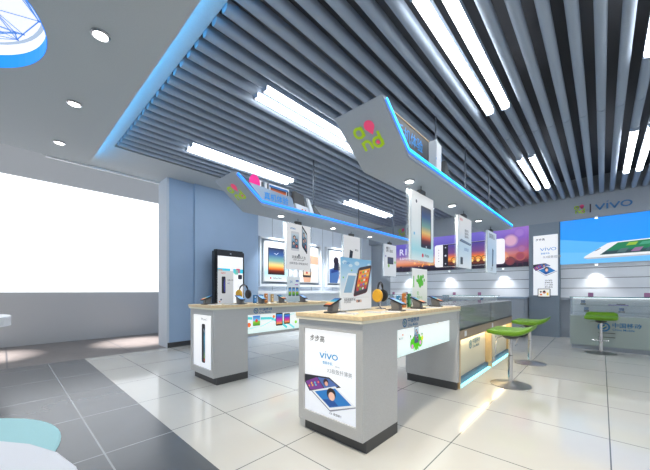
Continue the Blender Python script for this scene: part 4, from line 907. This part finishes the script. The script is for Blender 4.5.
def pl_four(a, w, h):
    a.vgrad(0, 0, w, h, [(0, rgb(170, 190, 200)), (.5, rgb(205, 222, 232)), (1, rgb(230, 240, 246))], 1); a.rect(w * .66, h * .8, w * .9, h * .86, rgb(50, 90, 190), 2); a.text('S4', w * .2, h * .74, .06, rgb(110, 150, 200), 2); a.rect(w * .6, h * .66, w * .85, h * .7, rgb(180, 110, 200), 2)
    for i in range(3): a.phone(w * (.2 + .29 * i), h * .40, w * .22, h * .34, rgb(50, 70, 90), 'garden', 2)
placard(-3.76, 3.15, 3.425, 1.39, 'clear placard with three green garden phones on the far island', pl_four, M['acrylic'])

# ================================================================== GLASS COUNTER behind the near island
CX0, CX1, CY0, CY1 = -1.875, -1.22, 3.64, 6.40
t = thing('glass_counter', 'wood-banded smoked glass counter with lit bays behind the near island', 'counter', ((CX0 + CX1) / 2, CY0, 0))
b = MB(); b.box(CX0, CX1 - .085, CY0 + .03, CY1 - .03, 0, .57, M['cream']); b.build('body', t)
b = MB(); b.box(CX1 - .085, CX1, CY0, CY0 + .025, 0, .57, M['woodgold']).box(CX1 - .085, CX1, 5.0, 5.05, 0, .57, M['woodgold']).box(CX1 - .085, CX1, CY1 - .03, CY1, 0, .57, M['woodgold']); builds(b, 'divider', t)
b = MB(); b.box(CX0, CX1, CY0, CY1, .57, .685, M['woodband'], .002); b.build('wood_band', t)
b = MB(); b.box(CX0 - .004, CX1 + .004, CY0, CY1, .685, .70, M['black']); b.build('black_rail', t)
b = MB()
b.box(CX1 - .012, CX1 - .004, CY0 + .01, CY1 - .01, .70, .965, M['smoke']).box(CX0 + .004, CX0 + .012, CY0 + .01, CY1 - .01, .70, .965, M['smoke']).box(CX0 + .01, CX1 - .01, CY0 + .005, CY0 + .013, .70, .965, M['smoke']).box(CX0 + .01, CX1 - .01, CY1 - .013, CY1 - .005, .70, .965, M['smoke'])
builds(b, 'glass_side', t)
b = MB(); b.box(CX0, CX1, CY0, CY1, .965, .975, M['smoke']); b.build('glass_top', t)
b = MB(); b.box(CX1 - .02, CX1 - .002, 4.98, 5.01, .70, .965, M['darkgrey']); b.build('glass_post', t)
b = MB(); b.box(CX0 + .02, CX1 - .02, CY0 + .02, CY1 - .02, .70, .715, M['fascia']); b.build('deck', t)
b = MB()
for y0, y1 in ((CY0 + .03, 5.0), (5.05, CY1 - .03)): b.box(CX1 - .08, CX1 - .062, y0, y1, .558, .569, M['warm'])
builds(b, 'warm_light', t)
b = MB()
for y0, y1 in ((CY0 + .03, 5.0), (5.05, CY1 - .03)): b.box(CX1 - .085, CX1 - .045, y0, y1, .0, .075, M['kickblue'])
builds(b, 'kick_board', t)
b = MB()
for y0, y1 in ((CY0 + .03, 5.0), (5.05, CY1 - .03)): b.box(CX1 - .045, CX1 - .004, y0, y1, .0, .012, M['kick'])
builds(b, 'kick_light', t)
for i, y in enumerate((4.24, 5.55)):
    a = Art((CX1 - .0845, y, .37), **UY); a.cm_logo(.06, .06, .058, rgb(20, 115, 150), 1); a.text('中国移动', .15, .06, .085, rgb(20, 115, 150), 1); a.text('China Mobile', .15, 0, .055, rgb(20, 115, 150), 1); a.build('lettering', t, PRINT)
for y in (3.80, 5.02):
    b = MB(); b.box(CX1, CX1 + .004, y, y + .07, .60, .665, M['white'], .001); b.build('price_plate', t)
lamp('counter_warm', 'AREA', (CX1 - .04 - (CX0 + CX1) / 2, .75, .55), 2.0, (1, .84, .55), (0, 0, 0), .05, 1.3, parent=t)
lamp('counter_warm', 'AREA', (CX1 - .04 - (CX0 + CX1) / 2, 2.1, .55), 2.0, (1, .84, .55), (0, 0, 0), .05, 1.2, parent=t)
# folded leaflets inside the counter
for i, y in enumerate((4.1, 4.45, 5.3, 5.7)):
    o = MB().box(-1.62, -1.42, y, y + .16, .7155, .74, M['green'] if i < 2 else M['midgrey'], .004).build('boxed_handset')
    tag(o, ('green' if i < 2 else 'grey') + ' handset box inside the smoked glass counter, %s' % ('nearest the near island', 'second from the near island', 'third from the near island', 'farthest from the near island')[i], 'box', 'handset boxes in the smoked glass counter')

# ================================================================== BACK GLASS CABINETS
def cabinet(x0, x1, y0, lab, logo):
    t = thing('glass_cabinet', lab, 'display cabinet', ((x0 + x1) / 2, y0, 0)); y1 = y0 + .5
    b = MB(); b.box(x0 + .02, x1 - .02, y0 + .03, y1, .0, .10, M['fascia']); b.build('plinth', t)
    b = MB(); b.box(x0, x1, y0 + .02, y1, .10, .66, M['white']); b.build('cupboard', t); MB().box(x0 + .012, x1 - .012, y0 + .05, y1 - .02, .72, .734, M['acrylic']).build('lower_shelf', t)
    b = MB(); b.box(x0, x1, y0, y0 + .012, .08, .66, M['frost']); b.build('frosted_front', t)
    b = MB(); b.box(x0, x1, y0, y0 + .01, .66, 1.02, M['acrylic']).box(x0, x0 + .01, y0 + .01, y1, .6, 1.02, M['acrylic']).box(x1 - .01, x1, y0 + .01, y1, .6, 1.02, M['acrylic']); builds(b, 'glass_pane', t)
    b = MB(); b.box(x0 - .01, x1 + .01, y0 - .01, y1 + .01, 1.02, 1.035, M['tealglass']); b.build('glass_top', t)
    b = MB(); b.box(x0 + .01, x1 - .01, y0 + .05, y1 - .02, .86, .872, M['acrylic']); b.build('shelf', t)
    b = MB(); b.box(x0 + .01, x1 - .01, y1 - .02, y1, .6, 1.02, M['slatwall']); b.build('back_panel', t)
    b = MB(); b.box(x0 + .02, x1 - .02, y1 - .06, y1 - .03, 1.0, 1.015, M['cabglow']); b.build('strip_light', t)
    if logo:
        a = Art((x0 + .40, y0 - .001, .40), **UX); a.cm_logo(.10, .06, .09, rgb(30, 105, 155), 1); a.build('emblem', t, PRINT); a.f = []; a.text('中国移动', .22, .065, .098, rgb(30, 105, 155), 1); a.text('China Mobile', .22, 0, .055, rgb(30, 105, 155), 1); a.build('lettering', t, PRINT)
        for z in (.26, .34): MB().box(x0 + .42, x0 + .66, y0 - .006, y0 - .001, z, z + .012, M['darkgrey']).build('slot', t)
    return t
cabs = ((-.475, 1.15, 7.85, 'teal-topped glass cabinet with blue logo below the blue poster', True), (-3.34, -2.02, 8.56, 'teal-topped glass cabinet under the right half of the dusk poster', False), (-5.2, -4.26, 8.56, 'teal-topped glass cabinet under the left end of the dusk poster', False))
for c in cabs: cabinet(*c)
words = ('far left', 'left', 'middle', 'right', 'far right')
for ci, (x0, x1, y0, lab, lg) in enumerate(cabs):
    w0 = ('blue-poster cabinet', 'middle cabinet', 'far left cabinet')[ci]
    for j, fx in enumerate((.20, .70) if ci else (.19, .665)):
        x = x0 + (x1 - x0) * fx
        t = thing('price_card', 'small pink card holder on top of the %s, %s end' % (w0, ('left', 'right')[j]), 'card', (x, y0 + .15, 1.035), 'pink card holders on the cabinets')
        MB().box(x - .04, x + .04, y0 + .15, y0 + .165, 1.035, 1.115, M['cardpink'], .003).build('card', t); MB().box(x - .045, x + .045, y0 + .14, y0 + .18, 1.035, 1.042, M['acrylic']).build('foot', t)
    for r_, z in enumerate((.873, .735)):
        for j, fx in enumerate((.12, .43, .75)):
            x = x0 + (x1 - x0) * (fx + .03 * r_); nm = ('left', 'middle', 'right')[j]
            big = (r_ == 0 and j == 1)
            t = thing('boxed_phone', '%s on the %s shelf of the %s, %s' % ('flat violet tray' if big else 'small blue phone', ('upper', 'lower')[r_], w0, nm), 'phone', (x, y0 + .1, z), 'phone dummies in the glass cabinets')
            hw = .14 if big else .04
            MB().box(x - hw, x + hw, y0 + .08, y0 + .2, z, z + (.015 if big else .035), mat('tray_violet', rgb(120, 90, 190), .4) if big else M['darkgrey'], .002).build('base', t)
            if not big: MB().prism([(x - .035, y0 + .09, z + .036), (x + .035, y0 + .09, z + .036), (x + .035, y0 + .16, z + .09), (x - .035, y0 + .16, z + .09)], (0, .01, 0), M['itemblue']).build('dummy', t)
            else: MB().box(x - .02, x + .10, y0 + .10, y0 + .15, z + .016, z + .03, M['black'], .003).build('handset', t)
# grey low cupboard right of the middle cabinet
t = thing('low_cupboard', 'plain grey low cupboard between the middle glass cabinet and the slate column', 'cupboard', (-1.7, 8.6, 0))
MB().box(-2.0, -1.42, 8.75, YB, 0.08, .96, M['fascia'], .004).build('body', t); MB().box(-2.01, -1.41, 8.73, YB, .96, 1.0, M['silver'], .003).build('top', t); MB().box(-1.98, -1.44, 8.78, YB, 0, .08, M['plinth']).build('plinth', t)
t = thing('low_cupboard', 'plain grey low cupboard between the left and middle glass cabinets', 'cupboard', (-3.8, 8.6, 0))
MB().box(-4.2, -3.4, 8.75, YB, 0.08, .90, M['fascia'], .004).build('body', t); MB().box(-4.22, -3.38, 8.73, YB, .90, .94, M['silver'], .003).build('top', t); MB().box(-4.18, -3.42, 8.78, YB, 0, .08, M['plinth']).build('plinth', t)

# ================================================================== STOOLS
def stool():
    t = thing('bar_stool', '', 'bar stool', (0, 0, 0), 'green bar stools')
    # seat loft along x
    bm = bmesh.new(); rings = []; N = 26; S = 24
    for i in range(N + 1):
        u = i / N; x = -.225 + .48 * u
        e = 1 - abs(2 * u - 1) ** 6; hw = .232 * (.82 + .18 * max(e, 0) ** .5) 
        zt = .697 + (.008 * math.sin(PI * u)) * -1 + (.05 * ((u - .68) / .32) ** 1.6 if u > .68 else 0) - (.03 * ((.14 - u) / .14) ** 2 if u < .14 else 0)
        th = .078 * (1 - abs(2 * u - 1) ** 6 * .45) * (1 - .25 * max(0, u - .6) / .4)
        if i in (0, N): th *= .3; hw *= .93
        ring = []
        for k in range(S):
            a_ = 2 * PI * k / S; cy, cz = math.cos(a_), math.sin(a_)
            sy = math.copysign(abs(cy) ** .35, cy); sz = math.copysign(abs(cz) ** .6, cz)
            saddle = .006 * (sy ** 2)
            ring.append(bm.verts.new((x, hw * sy, zt - th / 2 + th / 2 * sz + saddle)))
        rings.append(ring)
    for a_, q in zip(rings, rings[1:]):
        for k in range(S): j = (k + 1) % S; bm.faces.new((a_[k], a_[j], q[j], q[k]))
    bm.faces.new(rings[0][::-1]); bm.faces.new(rings[-1]); bmesh.ops.recalc_face_normals(bm, faces=bm.faces[:])
    b = MB(); b._merge(bm, M['green']); b.build('seat', t, True)
    b = MB(); b.lathe([(.028, .02), (.028, .36), (.022, .365), (.022, .575)], (0, 0, 0), M['chrome'], 24); b.build('column', t, True)
    b = MB(); b.lathe([(.215, 0), (.215, .008), (.18, .014), (.06, .024), (.03, .04)], (0, 0, 0), M['brushed'], 44); b.build('base', t, True)
    b = MB(); b.lathe([(.05, .565), (.085, .585), (.085, .60)], (0, 0, 0), M['darkgrey'], 20); b.build('seat_plate', t, True)
    b = MB(); b.tube([(-.08, 0, .59), (-.14, 0, .56), (-.165, 0, .45), (-.17, 0, .34), (-.19, 0, .27)], .008, M['chrome'], 8); b.tube([(-.19, -.11, .265), (-.20, 0, .255), (-.19, .11, .265)], .009, M['chrome'], 8); b.build('foot_rest', t, True)
    b = MB(); b.tube([(0, .05, .58), (.02, .13, .575), (.03, .17, .56)], .005, M['chrome'], 8); b.build('height_lever', t, True)
    return t
s0 = stool(); s0.location = (-.825, 4.24, 0); s0['label'] = 'green bar stool nearest the camera, in front of the smoked glass counter'
s1 = copy_tree(s0); s1.location = (-.845, 5.72, 0); s1['label'] = 'green bar stool behind the nearest one, at the far end of the glass counter'
s2 = copy_tree(s0); s2.location = (-.014, 7.50, 0); s2.rotation_euler = (0, 0, PI / 2 * .98); s2['label'] = 'green bar stool alone in front of the cabinet under the blue poster'
for s in (s0, s1, s2):
    for c in [s] + list(s.children):
        if '_o' in c: del c['_o']

# ================================================================== ENTRANCE FURNITURE
t = thing('low_round_table', 'low round speckled white table at the bottom left corner', 'table', (-1.55, -.75, 0))
b = MB(); b.lathe([(1.0, .34), (1.05, .345), (1.05, .395), (1.04, .40)], (-1.55, -.75, 0), M['speck'], 30, sx=1, sy=.925); b.build('tabletop', t)
b = MB(); b.lathe([(.72, 0), (.72, .34)], (-1.55, -.75, 0), M['white'], 40, sx=1, sy=.92); b.build('drum_base', t)
t = thing('round_floor_mat', 'pale cyan round mat on the dark floor behind the low white table', 'mat', (-3.22, -.68, 0))
b = MB(); b.lathe([(1.0, 0.001), (1.0, .006), (.985, .010)], (-3.22, -.68, 0), M['cyanfab'], 72); b.build('mat', t)
t = thing('round_counter', 'round white pedestal counter whose edge enters at the left picture edge', 'table', (-6.3, -.49, 0))
b = MB(); b.lathe([(.56, .655), (.58, .66), (.58, .79), (.57, .80)], (-6.3, -.49, 0), M['white'], 48); b.build('tabletop', t)
b = MB(); b.lathe([(.30, 0), (.30, .02), (.06, .04), (.06, .655)], (-6.3, -.49, 0), M['white'], 32); b.build('pedestal', t)
for o in bpy.data.objects:
    if '_o' in o: del o['_o']
    if o.get('group') is None and 'group' in o: del o['group']
